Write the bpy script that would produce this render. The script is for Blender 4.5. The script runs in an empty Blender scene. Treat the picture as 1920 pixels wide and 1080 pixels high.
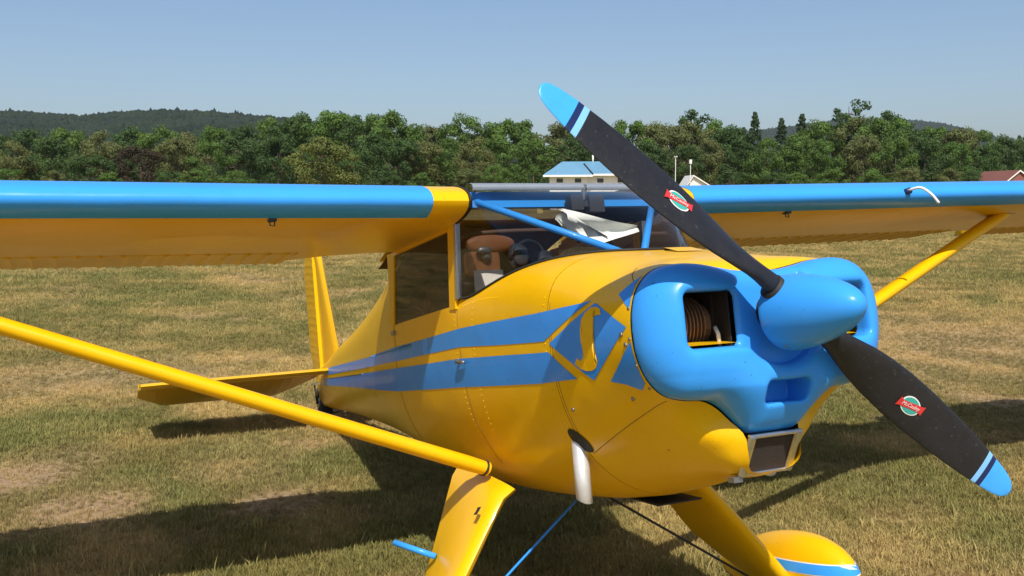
import bpy, bmesh, math, random
import numpy as np
from mathutils import Vector, Matrix
random.seed(7); rng = np.random.default_rng(7)
R = math.radians
SC = bpy.context.scene
COL = SC.collection

# ------------------------------------------------------------------ camera
CAM = np.array([2.1067, -1.8447, 1.7614]); YAW = 0.432824; PIT = 0.096381; ROL = -0.003629; FPX = 1828.43
def cam_axes():
    fw = np.array([-math.cos(YAW)*math.cos(PIT), math.sin(YAW)*math.cos(PIT), -math.sin(PIT)])
    rt = np.array([math.sin(YAW), math.cos(YAW), 0.0]); up = np.cross(rt, fw)
    c, s = math.cos(ROL), math.sin(ROL)
    return fw, c*rt+s*up, -s*rt+c*up
FW, RT, UP = cam_axes()
cd = bpy.data.cameras.new('camera'); cam = bpy.data.objects.new('camera', cd); COL.objects.link(cam)
cd.sensor_fit = 'HORIZONTAL'; cd.sensor_width = 36; cd.lens = 36*FPX/1920
cd.clip_start = 0.05; cd.clip_end = 20000
cam.matrix_world = Matrix(((RT[0], UP[0], -FW[0], CAM[0]), (RT[1], UP[1], -FW[1], CAM[1]), (RT[2], UP[2], -FW[2], CAM[2]), (0, 0, 0, 1)))
SC.camera = cam
def pray(px, py):
    return FW + RT*(px-960)/FPX - UP*(py-540)/FPX
def at_depth(px, py, D):                       # a point D metres away (depth) in the direction of a photo pixel
    return CAM + pray(px, py)*D
def at_ground(px, py):
    d = pray(px, py); return CAM + d*(-CAM[2]/d[2])

# ------------------------------------------------------------------ sky, sun, exposure
SUN = np.array([0.69, -0.25, 1.0]); SUN /= np.linalg.norm(SUN)
w = bpy.data.worlds.new('World'); SC.world = w; w.use_nodes = True
nt = w.node_tree; bg = nt.nodes['Background']
sky = nt.nodes.new('ShaderNodeTexSky'); sky.sky_type = 'NISHITA'; sky.sun_disc = False
sky.sun_elevation = math.asin(SUN[2]); sky.sun_rotation = math.atan2(SUN[0], SUN[1])
sky.air_density = 1.0; sky.dust_density = 2.0; sky.ozone_density = 3.6; sky.altitude = 200
nt.links.new(sky.outputs[0], bg.inputs[0]); bg.inputs[1].default_value = 0.104
sl = bpy.data.lights.new('sun', 'SUN'); sl.energy = 4.5; sl.angle = R(0.5); sl.color = (1.0, 0.95, 0.87)
so = bpy.data.objects.new('sun', sl); COL.objects.link(so); so.location = (20, -8, 30)
so.rotation_euler = Vector(SUN).to_track_quat('Z', 'Y').to_euler()
SC.view_settings.view_transform = 'Standard'; SC.view_settings.look = 'None'
SC.view_settings.exposure = 0.3; SC.view_settings.gamma = 1.0; SC.view_settings.use_curve_mapping = False
SC.cycles.use_denoising = True
SC.cycles.max_bounces = 8; SC.cycles.transparent_max_bounces = 16

# ------------------------------------------------------------------ materials
def lin(c):
    return tuple(((v/255)/12.92 if v/255 <= 0.04045 else ((v/255+0.055)/1.055)**2.4) for v in c)
class NT:
    def __init__(s, m): s.t = m.node_tree; s.n = s.t.nodes; s.l = s.t.links
    def new(s, k, **kw):
        nd = s.n.new(k)
        for a, v in kw.items(): setattr(nd, a, v)
        return nd
    def link(s, a, b): s.l.new(a, b)
    def noise(s, vec, scale, detail=4, rough=0.55):
        nd = s.new('ShaderNodeTexNoise'); nd.inputs['Scale'].default_value = scale
        nd.inputs['Detail'].default_value = detail; nd.inputs['Roughness'].default_value = rough
        if vec is not None: s.link(vec, nd.inputs['Vector'])
        return nd.outputs['Fac']
    def ramp(s, fac, stops):
        nd = s.new('ShaderNodeValToRGB'); e = nd.color_ramp.elements
        while len(e) < len(stops): e.new(0.5)
        for i, (p, c) in enumerate(stops):
            e[i].position = p; e[i].color = (*c, 1) if len(c) == 3 else c
        s.link(fac, nd.inputs[0]); return nd.outputs[0]
    def mix(s, fac, a, b, mode='MIX'):
        nd = s.new('ShaderNodeMix', data_type='RGBA', blend_type=mode)
        for sock, v in ((nd.inputs[0], fac), (nd.inputs[6], a), (nd.inputs[7], b)):
            if hasattr(v, 'is_output'): s.link(v, sock)
            else: sock.default_value = v if not isinstance(v, tuple) else ((*v, 1) if len(v) == 3 else v)
        return nd.outputs[2]
    def bump(s, h, strength, dist):
        nd = s.new('ShaderNodeBump'); nd.inputs['Strength'].default_value = strength; nd.inputs['Distance'].default_value = dist
        s.link(h, nd.inputs['Height']); return nd.outputs[0]
def mat(name):
    m = bpy.data.materials.new(name); m.use_nodes = True
    return m, NT(m), m.node_tree.nodes['Principled BSDF']
def setp(p, **kw):
    for k, v in kw.items():
        s = p.inputs[k.replace('_', ' ')]
        s.default_value = (*v, 1) if isinstance(v, tuple) and len(v) == 3 else v
def simple(name, col, rough=0.5, metal=0.0, var=0.12, scale=20.0, bump=0.0, **kw):
    m, t, p = mat(name)
    tc = t.new('ShaderNodeTexCoord').outputs['Object']
    f = t.noise(tc, scale)
    c = t.mix(f, tuple(v*(1-var) for v in col), tuple(min(1, v*(1+var)) for v in col))
    t.link(c, p.inputs['Base Color']); setp(p, Roughness=rough, Metallic=metal, **kw)
    if bump: t.link(t.bump(t.noise(tc, scale*3), bump, 0.01), p.inputs['Normal'])
    return m
def paint(name, col, rough=0.28, coat=0.10, wav=0.16, dirt=0.10):
    m, t, p = mat(name)
    tc = t.new('ShaderNodeTexCoord').outputs['Object']
    big = t.noise(tc, 2.3, 3); fine = t.noise(tc, 60, 5, 0.7); spots = t.noise(tc, 14, 6, 0.7)
    c = t.mix(big, tuple(v*(1-dirt*0.6) for v in col), tuple(min(1, v*(1+dirt*0.5)) for v in col))
    sp = t.ramp(spots, [(0.56, (0, 0, 0)), (0.78, (1, 1, 1))])
    s2 = t.new('ShaderNodeMath', operation='MULTIPLY'); t.link(sp, s2.inputs[0]); s2.inputs[1].default_value = dirt
    c = t.mix(s2.outputs[0], c, (0.16, 0.12, 0.07))
    bug = t.ramp(t.noise(tc, 95, 2, .5), [(.735, (0, 0, 0)), (.76, (1, 1, 1))])
    c = t.mix(bug, c, tuple(v*.35+.02 for v in col))
    t.link(c, p.inputs['Base Color'])
    rr = t.new('ShaderNodeMapRange'); t.link(fine, rr.inputs[0]); rr.inputs[3].default_value = rough*0.8; rr.inputs[4].default_value = rough*1.35
    t.link(rr.outputs[0], p.inputs['Roughness'])
    setp(p, Coat_Weight=coat, Coat_Roughness=0.07, Specular_IOR_Level=0.2)
    b = t.bump(t.noise(tc, 3.2, 2), wav, 0.05)
    t.link(b, p.inputs['Normal']); t.link(b, p.inputs['Coat Normal'])
    return m
YEL = paint('yellow_paint', (0.78, 0.43, 0.003))
BLU = paint('blue_paint', (0.040, 0.30, 0.80))
BLUS = paint('blue_stripe_paint', (0.032, 0.26, 0.77))
M_black = simple('black_prop_paint', (0.013, 0.013, 0.016), 0.46, Specular_IOR_Level=0.35, var=0.35, scale=35, bump=0.05)
def worn_black():
    m, t, p = mat('worn_black_propeller'); tc = t.new('ShaderNodeTexCoord').outputs['Object']
    mp = t.new('ShaderNodeMapping'); mp.inputs['Scale'].default_value = (1, 3, 3); t.link(tc, mp.inputs[0])
    a = t.noise(mp.outputs[0], 6, 5, .7); b = t.ramp(t.noise(tc, 75, 3, .6), [(.64, (0, 0, 0)), (.72, (1, 1, 1))])
    c = t.mix(a, (.008, .008, .010), (.022, .021, .024)); bm_ = t.new('ShaderNodeMath', operation='MULTIPLY'); t.link(b, bm_.inputs[0]); bm_.inputs[1].default_value = .35
    c = t.mix(bm_.outputs[0], c, (.11, .105, .10)); t.link(c, p.inputs['Base Color'])
    rr = t.new('ShaderNodeMapRange'); t.link(a, rr.inputs[0]); rr.inputs[3].default_value = .34; rr.inputs[4].default_value = .58; t.link(rr.outputs[0], p.inputs['Roughness'])
    setp(p, Specular_IOR_Level=.4); t.link(t.bump(t.noise(tc, 120, 3), .06, .01), p.inputs['Normal']); return m
M_black = worn_black()
M_tip = simple('light_blue_tip', (0.05, 0.36, 0.86), 0.35)
M_navy = simple('navy_band', (0.008, 0.02, 0.09), 0.4)
M_band = simple('pale_blue_band', (0.20, 0.48, 0.82), 0.4)
M_dark = simple('dark_rubber', (0.015, 0.014, 0.014), 0.7)
M_inter = simple('cabin_lining', (0.085, 0.045, 0.028), 0.85, scale=8)
M_panel = simple('charcoal_vinyl', (0.03, 0.032, 0.037), 0.6)
M_tan = simple('tan_leather', (0.42, 0.16, 0.06), 0.5, scale=12, bump=0.15)
M_alu = simple('aluminium', (0.62, 0.62, 0.62), 0.32, 1.0, scale=50)
M_steel = simple('dull_steel', (0.30, 0.29, 0.27), 0.45, 0.9, scale=60)
M_fin = simple('cylinder_fins', (0.30, 0.17, 0.09), 0.55, 0.5, scale=40)
M_engine = simple('engine_block', (0.035, 0.03, 0.028), 0.6, 0.3)
M_exh = simple('exhaust_metal', (0.66, 0.64, 0.62), 0.45, 0.45, var=0.2, scale=30)
M_white = simple('white_paint', (0.78, 0.77, 0.74), 0.5)
M_cloth = simple('white_cloth', (0.80, 0.81, 0.74), 0.85, var=0.06, scale=30, bump=0.2)
M_paper = simple('paper', (0.72, 0.68, 0.60), 0.8, var=0.05)
M_red = simple('red_ink', (0.62, 0.03, 0.03), 0.5)
M_green = simple('green_ink', (0.04, 0.36, 0.30), 0.5)
M_filter = simple('filter_mesh', (0.035, 0.026, 0.022), 0.8, var=0.5, scale=120, bump=0.6)
M_strip = simple('grey_trim_strip', (.22, .25, .29), .45, .2)
M_seam = simple('seam_brown', (.16, .075, .012), .7)  # brown tone of the door and cowl panel joints
M_tyre = simple('tyre_rubber', (0.02, 0.02, 0.02), 0.8)
def glass(name, tint, gloss=1.0):
    m, t, p = mat(name); t.n.remove(p)
    out = t.n['Material Output']
    tr = t.new('ShaderNodeBsdfTransparent'); tr.inputs[0].default_value = (*tint, 1)
    gl = t.new('ShaderNodeBsdfGlossy'); gl.inputs['Roughness'].default_value = 0.03
    fr = t.new('ShaderNodeFresnel'); fr.inputs[0].default_value = 1.5
    tc = t.new('ShaderNodeTexCoord').outputs['Object']
    n1 = t.ramp(t.noise(tc, 9, 6, 0.7), [(0.4, (0, 0, 0)), (0.8, (1, 1, 1))])
    ma = t.new('ShaderNodeMath', operation='MULTIPLY_ADD'); t.link(n1, ma.inputs[0]); ma.inputs[1].default_value = 0.03; fm = t.new('ShaderNodeMath', operation='MULTIPLY'); t.link(fr.outputs[0], fm.inputs[0]); fm.inputs[1].default_value = gloss; t.link(fm.outputs[0], ma.inputs[2])
    mx = t.new('ShaderNodeMixShader'); t.link(ma.outputs[0], mx.inputs[0]); t.link(tr.outputs[0], mx.inputs[1]); t.link(gl.outputs[0], mx.inputs[2])
    t.link(mx.outputs[0], out.inputs['Surface']); return m
M_glass = glass('windscreen_perspex', (0.90, 0.90, 0.90), .75)
M_sglass = glass('side_window_perspex', (0.90, 0.86, 0.80), .8)
M_wpane = simple('house_window_glass', (0.03, 0.035, 0.04), 0.1, var=0.3)

# ------------------------------------------------------------------ mesh helpers
OFF = None                                        # set per thing: offset of its local frame
def link(name, me, m, parent=None):
    o = bpy.data.objects.new(name, me); COL.objects.link(o)
    for k in (m if isinstance(m, (list, tuple)) else [m] if m else []): me.materials.append(k)
    if parent: o.parent = parent
    return o
def mesh(name, V, F, m, parent=None, smooth=True, off=True, sharp=None, mats=None):
    me = bpy.data.meshes.new(name)
    V = np.asarray(V, float)
    if off and parent is not None and OFF is not None: V = V + OFF
    me.from_pydata(V.tolist(), [], [list(map(int, f)) for f in F]); 
    me.polygons.foreach_set('use_smooth', [smooth]*len(me.polygons))
    if mats is not None: me.polygons.foreach_set('material_index', mats)
    me.update()
    bm = bmesh.new(); bm.from_mesh(me); bmesh.ops.recalc_face_normals(bm, faces=bm.faces); bm.to_mesh(me); bm.free()
    if sharp: me.set_sharp_from_angle(angle=R(sharp))
    return link(name, me, m, parent)
def tag(o, label, cat, group=None, kind=None):
    if label: o['label'] = label
    if cat: o['category'] = cat
    if group: o['group'] = group
    if kind: o['kind'] = kind
    return o
def empty(name, loc=(0, 0, 0), rot=(0, 0, 0)):
    o = bpy.data.objects.new(name, None); COL.objects.link(o); o.location = loc; o.rotation_euler = rot
    o.empty_display_size = 0.2; return o
def grid(rows, closed=False, cap0=False, cap1=False):
    """rows: list of equally long point lists -> verts, quads"""
    rows = [np.asarray(r, float) for r in rows]; n = len(rows[0]); V = np.concatenate(rows); F = []
    for i in range(len(rows)-1):
        for j in range(n if closed else n-1):
            k = (j+1) % n; F.append((i*n+j, i*n+k, (i+1)*n+k, (i+1)*n+j))
    if cap0: F.append(tuple(range(n-1, -1, -1)))
    if cap1: F.append(tuple(range((len(rows)-1)*n, len(rows)*n)))
    return V, F
def prune(V, F):
    use = sorted({i for f in F for i in f}); mp = {o: j for j, o in enumerate(use)}
    return np.asarray(V)[use], [tuple(mp[i] for i in f) for f in F]
def join(*parts):
    V = []; F = []; o = 0
    for v, f in parts:
        V.append(np.asarray(v, float)); F += [tuple(i+o for i in q) for q in f]; o += len(v)
    return np.concatenate(V), F
def box(x0, x1, y0, y1, z0, z1):
    V = [(x, y, z) for x in (x0, x1) for y in (y0, y1) for z in (z0, z1)]
    return V, [(0, 1, 3, 2), (4, 6, 7, 5), (0, 4, 5, 1), (2, 3, 7, 6), (0, 2, 6, 4), (1, 5, 7, 3)]
def frame_of(d):
    d = np.asarray(d, float); d = d/np.linalg.norm(d)
    a = np.array([0, 0, 1.0]) if abs(d[2]) < 0.9 else np.array([1.0, 0, 0])
    u = np.cross(a, d); u /= np.linalg.norm(u); return u, np.cross(d, u)
def tube(pts, rad, n=12, caps=True):
    pts = np.asarray(pts, float); rad = np.broadcast_to(rad, len(pts)); rows = []
    u = None
    for i, p in enumerate(pts):
        d = pts[min(i+1, len(pts)-1)] - pts[max(i-1, 0)]
        if u is None: u, v = frame_of(d)
        else:
            d = d/np.linalg.norm(d); u = u - d*(u@d); u /= np.linalg.norm(u); v = np.cross(d, u)
        a = np.arange(n)*2*np.pi/n
        rows.append(p + rad[i]*(np.cos(a)[:, None]*u + np.sin(a)[:, None]*v))
    return grid(rows, True, caps, caps)
def lathe_x(prof, n=48, c=(0, 0)):                # prof: list of (x, r) about the x axis
    a = np.arange(n)*2*np.pi/n
    return grid([np.stack([np.full(n, x), c[0]+r*np.cos(a), c[1]+r*np.sin(a)], 1) for x, r in prof], True, True, True)
def pchip(xk, yk, x):
    xk = np.asarray(xk, float); yk = np.asarray(yk, float)
    if xk[0] > xk[-1]: xk = xk[::-1]; yk = yk[::-1]
    sh = yk.shape[1:]; h = np.diff(xk); hh = h.reshape(-1, *([1]*len(sh))); dl = np.diff(yk, axis=0)/hh
    m = np.zeros_like(yk); m[0] = dl[0]; m[-1] = dl[-1]
    w1 = 2*hh[1:]+hh[:-1]; w2 = hh[1:]+2*hh[:-1]
    with np.errstate(divide='ignore', invalid='ignore'):
        hm = (w1+w2)/(w1/dl[:-1]+w2/dl[1:])
    m[1:-1] = np.where(dl[:-1]*dl[1:] > 0, hm, 0)
    x = min(max(x, xk[0]), xk[-1]); i = min(max(np.searchsorted(xk, x)-1, 0), len(h)-1)
    t = (x-xk[i])/h[i]
    return ((2*t**3-3*t**2+1)*yk[i] + (t**3-2*t**2+t)*h[i]*m[i] + (-2*t**3+3*t**2)*yk[i+1] + (t**3-t**2)*h[i]*m[i+1])
def resample(P, n, t0=0.0, t1=1.0):
    P = np.asarray(P, float); s = np.r_[0, np.cumsum(np.linalg.norm(np.diff(P, axis=0), axis=1))]; s /= s[-1]
    t = np.linspace(t0, t1, n); return np.stack([np.interp(t, s, P[:, k]) for k in range(P.shape[1])], 1)
def catmull(P, n=8):
    P = np.asarray(P, float); Q = np.vstack([2*P[0]-P[1], P, 2*P[-1]-P[-2]]); out = []
    for i in range(1, len(Q)-2):
        for k in range(n):
            t = k/n; a, b, c, d = Q[i-1:i+3]
            out.append(0.5*((2*b)+(-a+c)*t+(2*a-5*b+4*c-d)*t*t+(-a+3*b-3*c+d)*t**3))
    out.append(P[-1]); return np.array(out)

# ================================================================== THE AIRPLANE
# airplane frame: x forward, y to its left wing, z up, origin at the propeller hub
TH = 0.193293; HZ = 1.441525
ct, st = math.cos(TH), math.sin(TH)
def toworld(p): return np.array([ct*p[0]-st*p[2], p[1], HZ+st*p[0]+ct*p[2]])
BASE = -1.2
OFF = np.array([ct*1.2+st*HZ, 0, -st*1.2+ct*HZ])
plane = empty('airplane', (BASE, 0, 0), (0, -TH, 0))
tag(plane, 'yellow high-wing light airplane with blue stripes, blue nose and black two-blade propeller', 'airplane')
A = plane

# ---- fuselage sections
M_S = 121
def superell(w_, zt, zb, zc, nu, nl):
    a = np.linspace(math.pi/2, -math.pi/2, 721); c = np.cos(a).clip(0); s = np.abs(np.sin(a))
    up = a >= 0
    y = np.where(up, w_*c**(2/nu), w_*c**(2/nl))
    z = np.where(up, zc+(zt-zc)*s**(2/nu), zc-(zc-zb)*s**(2/nl))
    return resample(np.stack([y, z], 1), M_S)
RING0 = resample(catmull([(0, .126), (.08, .129), (.15, .140), (.22, .153), (.29, .155), (.35, .138), (.395, .095), (.418, .035), (.424, -.03), (.416, -.10), (.388, -.165), (.34, -.211), (.275, -.229), (.21, -.235), (.165, -.258), (.125, -.296), (.098, -.335), (.094, -.385), (.090, -.435), (.06, -.455), (0, -.457)], 8), M_S)
RING1 = superell(.428, .197, -.490, -.03, 3.0, 1.75)
ST = {  # x: (w, ztop, zbot, zc, nu, nl)
 -.52: (.434, .232, -.530, -.02, 3.2, 2.0),
 -.75: (.440, .272, -.575, -.02, 3.5, 2.15),
 -1.0: (.443, .296, -.600, -.02, 3.6, 2.25),
 -1.43: (.445, .310, -.613, -.02, 3.8, 2.35),
 -1.65: (.445, .50, -.610, -.02, 5.0, 2.35),
 -2.0: (.443, .52, -.59, -.02, 5.0, 2.3),
 -2.3: (.436, .52, -.562, -.02, 4.6, 2.25),
 -2.55: (.415, .495, -.528, -.02, 3.6, 2.2),
 -3.0: (.362, .435, -.466, -.03, 2.8, 2.1),
 -3.6: (.280, .345, -.405, -.04, 2.4, 2.1),
 -4.2: (.203, .255, -.362, -.06, 2.2, 2.0),
 -4.8: (.135, .165, -.322, -.08, 2.1, 2.0),
 -5.3: (.075, .075, -.300, -.10, 2.0, 2.0),
 -5.62: (.038, .02, -.285, -.12, 2.0, 2.0)}
SX = [-.19, -.235, -.34]+sorted(ST, reverse=True)
SP = np.array([RING0, RING0*.45+RING1*.55, RING1]+[superell(*ST[x]) for x in sorted(ST, reverse=True)])
_cache = {}
def sec(x):
    k = round(x, 4)
    if k not in _cache: _cache[k] = pchip(SX, SP, x)
    return _cache[k]
def side_y(x, z):
    s = sec(x); i0 = np.argmax(s[:, 1]); zz = s[i0:, 1]; yy = s[i0:, 0]
    return float(np.interp(-z, -zz, yy))
def top_z(x, y):
    s = sec(x); i = np.argmax(s[:, 0]); return float(np.interp(y, s[:i, 0], s[:i, 1]))
XW = -1.43; XN = -.67
def yb(x):                                         # plan outline of the windscreen's foot
    u = (x-XW)/(XN-XW); return .425*math.sqrt(max(0, 1-u*u)) if x > XW else .445
def sill(x): return .187 if x > XW else .187-.022*min(1, (XW-x)/.1)-.02*(XW-x)/.87
def t_open(x):
    if x >= XN or x < -2.301: return 0.0
    s = sec(x); L = np.r_[0, np.cumsum(np.linalg.norm(np.diff(s, axis=0), axis=1))]; L /= L[-1]
    if x > XW:
        i = np.argmax(s[:, 0]); return float(np.interp(yb(x), s[:i, 0], L[:i]))
    i0 = np.argmax(s[:, 1]); return float(np.interp(-sill(x), -s[i0:, 1], L[i0:]))
def ring(x, n=64, inset=0.0):
    h = resample(sec(x), n, t_open(x), 1.0)
    if inset:
        h = h.copy(); h[:, 0] = np.maximum(h[:, 0]-inset, 0); h[:, 1] += np.where(h[:, 1] < 0, inset, 0)
    r = np.vstack([np.stack([-h[:, 0], h[:, 1]], 1), h[::-1][1:]])
    return np.stack([np.full(len(r), x), r[:, 0], r[:, 1]], 1)
def fus(name, xs, m, n=64, inset=0.0):
    rows_ = [ring(x, n, inset) for x in xs]
    if name == 'engine_cowl':                      # the lower lip reaches forward beside the air filter
        for r_ in rows_: r_[:, 0] += .034*np.clip((-.30-r_[:, 2])/.05, 0, 1)*np.clip((r_[:, 2]+.47)/.05, 0, 1)*np.clip((r_[0, 0]+.30)/.108, 0, 1)
    V, F = grid(rows_); return mesh(name, V, F, m, A, sharp=50)
xs_cowl = np.r_[np.linspace(-.192, -.26, 8), np.linspace(-.28, -.668, 20)]
fus('engine_cowl', xs_cowl, YEL)
xs_cab = np.r_[-.6705, -.68, -.70, np.linspace(-.73, -1.43, 30), np.linspace(-1.46, -2.30, 26)]
fus('fuselage_skin', xs_cab, YEL)
fus('tail_cone', np.r_[-2.3015, np.linspace(-2.33, -5.62, 60)], YEL)
fus('cabin_liner', np.r_[np.linspace(-.75, -1.43, 24), np.linspace(-1.46, -2.29, 16)], M_inter, inset=.014)
# tail cone end cap and rear cabin bulkhead
s_ = ring(-5.62); mesh('tail_end', s_, [tuple(range(len(s_)))], YEL, A)
s_ = ring(-2.305); s_[:, 1] *= .985; s_[:, 0] += .02; mesh('rear_bulkhead', s_, [tuple(range(len(s_)))], M_inter, A)

# ---- painted stripes and emblem, laid on the fuselage side
def decal(name, poly, m, parent, side, lift=.0016, dx=.022, sharpz=.03):
    bm = bmesh.new(); P = np.asarray(poly, float)
    bm.faces.new([bm.verts.new((p[0], 0, p[1])) for p in P])
    bmesh.ops.triangulate(bm, faces=bm.faces[:])
    lo = P.min(0); hi = P.max(0)
    nx = max(2, int((hi[0]-lo[0])/dx))
    for i in range(1, nx):
        bmesh.ops.bisect_plane(bm, geom=bm.verts[:]+bm.edges[:]+bm.faces[:], plane_co=(lo[0]+(hi[0]-lo[0])*i/nx, 0, 0), plane_no=(1, 0, 0))
    nz = max(2, int((hi[1]-lo[1])/sharpz))
    for i in range(1, nz):
        bmesh.ops.bisect_plane(bm, geom=bm.verts[:]+bm.edges[:]+bm.faces[:], plane_co=(0, 0, lo[1]+(hi[1]-lo[1])*i/nz), plane_no=(0, 0, 1))
    V = []; N = []
    e = .004
    for v in bm.verts:
        x, z = v.co.x, v.co.z
        y = side_y(x, z)
        gx = (side_y(x+e, z)-side_y(x-e, z))/(2*e); gz = (side_y(x, z+e)-side_y(x, z-e))/(2*e)
        nn = np.array([-gx, 1, -gz]); nn /= np.linalg.norm(nn)
        q = np.array([x, y, z])+nn*lift
        V.append((q[0], side*q[1], q[2]))
    bm.verts.index_update(); F = [[v.index for v in f.verts] for f in bm.faces]; bm.free()
    return mesh(name, V, F, m, parent)
STR1 = [(-5.25, .0), (-4.6, .01), (-3.8, .015), (-3.0, .02), (-2.3, .034), (-1.85, .055), (-1.42, .071), (-1.1, .073), (-.75, .073), (-.6, .076), (-.455, .079), (-.41, .082), (-.56, .030), (-.705, -.021), (-.75, -.021), (-1.05, -.014), (-1.435, -.001), (-1.85, -.012), (-2.3, -.024), (-3.2, -.035), (-4.4, -.04), (-5.25, -.045)]
STR2 = [(-5.25, -.07), (-4.4, -.068), (-3.2, -.064), (-2.31, -.057), (-1.85, -.052), (-1.445, -.046), (-1.05, -.052), (-.755, -.057), (-.685, -.057), (-.60, -.108), (-.535, -.148), (-.60, -.150), (-.77, -.157), (-1.1, -.158), (-1.47, -.158), (-1.9, -.162), (-2.34, -.166), (-3.2, -.150), (-4.4, -.13), (-5.25, -.12)]
DIAM = [(-.672, -.031), (-.53, .022), (-.385, .073), (-.30, .033), (-.212, -.011), (-.33, -.085), (-.445, -.155), (-.56, -.090)]
SGL = [(-.345, .034), (-.352, .052), (-.378, .061), (-.405, .060), (-.436, .048), (-.456, .028), (-.466, .0), (-.468, -.03), (-.463, -.065), (-.470, -.085), (-.489, -.094), (-.505, -.084), (-.524, -.101), (-.500, -.117), (-.470, -.125), (-.440, -.126), (-.412, -.118), (-.396, -.103), (-.393, -.083), (-.402, -.035), (-.402, .0), (-.396, .020), (-.384, .033), (-.366, .036)]
TRIU = [(-.268, .086), (-.232, .108), (-.203, .130), (-.2, .112), (-.198, .06), (-.198, .036), (-.225, .058)]
TRIL = [(-.365, -.161), (-.28, -.108), (-.198, -.052), (-.198, -.12), (-.204, -.17), (-.235, -.190), (-.29, -.172)]
for s in (-1, 1):
    f = decal('side_stripe', STR1, BLUS, A, s, dx=.04); decal('side_stripe', STR2, BLUS, A, s, dx=.04)
    e = decal('emblem_diamond', DIAM, BLUS, A, s); decal('emblem_letter', SGL, YEL, e, s, lift=.003, dx=.015, sharpz=.015)
    decal('nose_stripe', TRIU, BLUS, A, s); decal('nose_stripe', TRIL, BLUS, A, s)

# ---- nose bowl: rounded implicit shape meshed with surface nets
def surface_nets(fn, lo, hi, h):
    n = np.ceil((np.array(hi)-lo)/h).astype(int)+1
    ax = [lo[k]+h*np.arange(n[k]) for k in range(3)]
    G = fn(*np.meshgrid(*ax, indexing='ij'))
    ins = G < 0; idx = -np.ones(np.array(n)-1, int)
    c8 = [(i, j, k) for i in (0, 1) for j in (0, 1) for k in (0, 1)]
    sl_ = lambda a, o: a[o[0]:a.shape[0]-1+o[0], o[1]:a.shape[1]-1+o[1], o[2]:a.shape[2]-1+o[2]]
    cnt = sum(sl_(ins, o).astype(int) for o in c8); act = (cnt > 0) & (cnt < 8)
    ii = np.argwhere(act); idx[act] = np.arange(len(ii))
    P = np.zeros((len(ii), 3)); W_ = np.zeros(len(ii))
    for a in c8:
        for k in range(3):
            if a[k]: continue
            b = list(a); b[k] = 1
            va = G[tuple((ii+a).T)]; vb = G[tuple((ii+b).T)]; cr = (va < 0) != (vb < 0)
            t = np.where(cr, va/np.where(cr, va-vb, 1), 0)
            p = np.array(a, float)+np.zeros((len(ii), 3)); p[:, k] += t
            P += p*cr[:, None]; W_ += cr
    P = np.array(lo)+h*(ii+P/W_[:, None])
    F = []
    for k in range(3):
        u, v = (k+1) % 3, (k+2) % 3
        a = np.moveaxis(ins, k, 0); cr = np.moveaxis(a[:-1] != a[1:], 0, k); sgn = np.moveaxis(a[:-1], 0, k)
        e = np.argwhere(cr); e = e[(e[:, u] > 0) & (e[:, v] > 0) & (e[:, u] < n[u]-1) & (e[:, v] < n[v]-1)]
        du = np.eye(3, dtype=int)[u]; dv = np.eye(3, dtype=int)[v]
        q = np.stack([idx[tuple((e-d).T)] for d in (du+dv, dv, 0*du, du)], 1)
        F.append(np.where(sgn[tuple(e.T)][:, None], q, q[:, ::-1]))
    return P, np.concatenate(F)
BOWL = resample(catmull([(0, .126), (.08, .129), (.15, .140), (.22, .153), (.29, .155), (.35, .138), (.395, .095), (.418, .035), (.424, -.03), (.416, -.10), (.388, -.165), (.34, -.211), (.275, -.229), (.21, -.235), (.165, -.258), (.125, -.296), (.095, -.331), (.068, -.345), (0, -.347)], 8), 200)
BP = np.vstack([BOWL, np.stack([-BOWL[::-1, 0], BOWL[::-1, 1]], 1)[1:-1]])
def sd_poly(P, y, z):
    d = np.full(y.shape, 1e9); ins = np.zeros(y.shape, bool)
    for i in range(len(P)):
        a = P[i]; b = P[(i+1) % len(P)]; e = b-a; wy = y-a[0]; wz = z-a[1]
        t = np.clip((wy*e[0]+wz*e[1])/(e@e+1e-12), 0, 1); d = np.minimum(d, (wy-e[0]*t)**2+(wz-e[1]*t)**2)
        c = (a[1] > z) != (b[1] > z); ins ^= c & (y < (b[0]-a[0])*(z-a[1])/(b[1]-a[1]+1e-12)+a[0])
    return np.sqrt(d)*np.where(ins, -1, 1)
def smax(a, b, k): h = np.clip(.5+.5*(a-b)/k, 0, 1); return b+(a-b)*h+k*h*(1-h)
def smin(a, b, k): return -smax(-a, -b, k)
def rbox2(a, b, ca, cb, ha, hb, r):
    qa = np.abs(a-ca)-ha+r; qb = np.abs(b-cb)-hb+r
    return np.hypot(np.maximum(qa, 0), np.maximum(qb, 0))+np.minimum(np.maximum(qa, qb), 0)-r
_y1 = np.arange(-.46, .4601, .005); _z1 = np.arange(-.38, .2001, .005)
_D2 = sd_poly(BP, *np.meshgrid(_y1, _z1, indexing='ij'))
def d2_of(y, z):
    fy = np.clip((y+.46)/.005, 0, len(_y1)-1.001); fz = np.clip((z+.38)/.005, 0, len(_z1)-1.001)
    i = fy.astype(int); j = fz.astype(int); u = fy-i; v = fz-j
    return (_D2[i, j]*(1-u)+_D2[i+1, j]*u)*(1-v)+(_D2[i, j+1]*(1-u)+_D2[i+1, j+1]*u)*v
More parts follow.
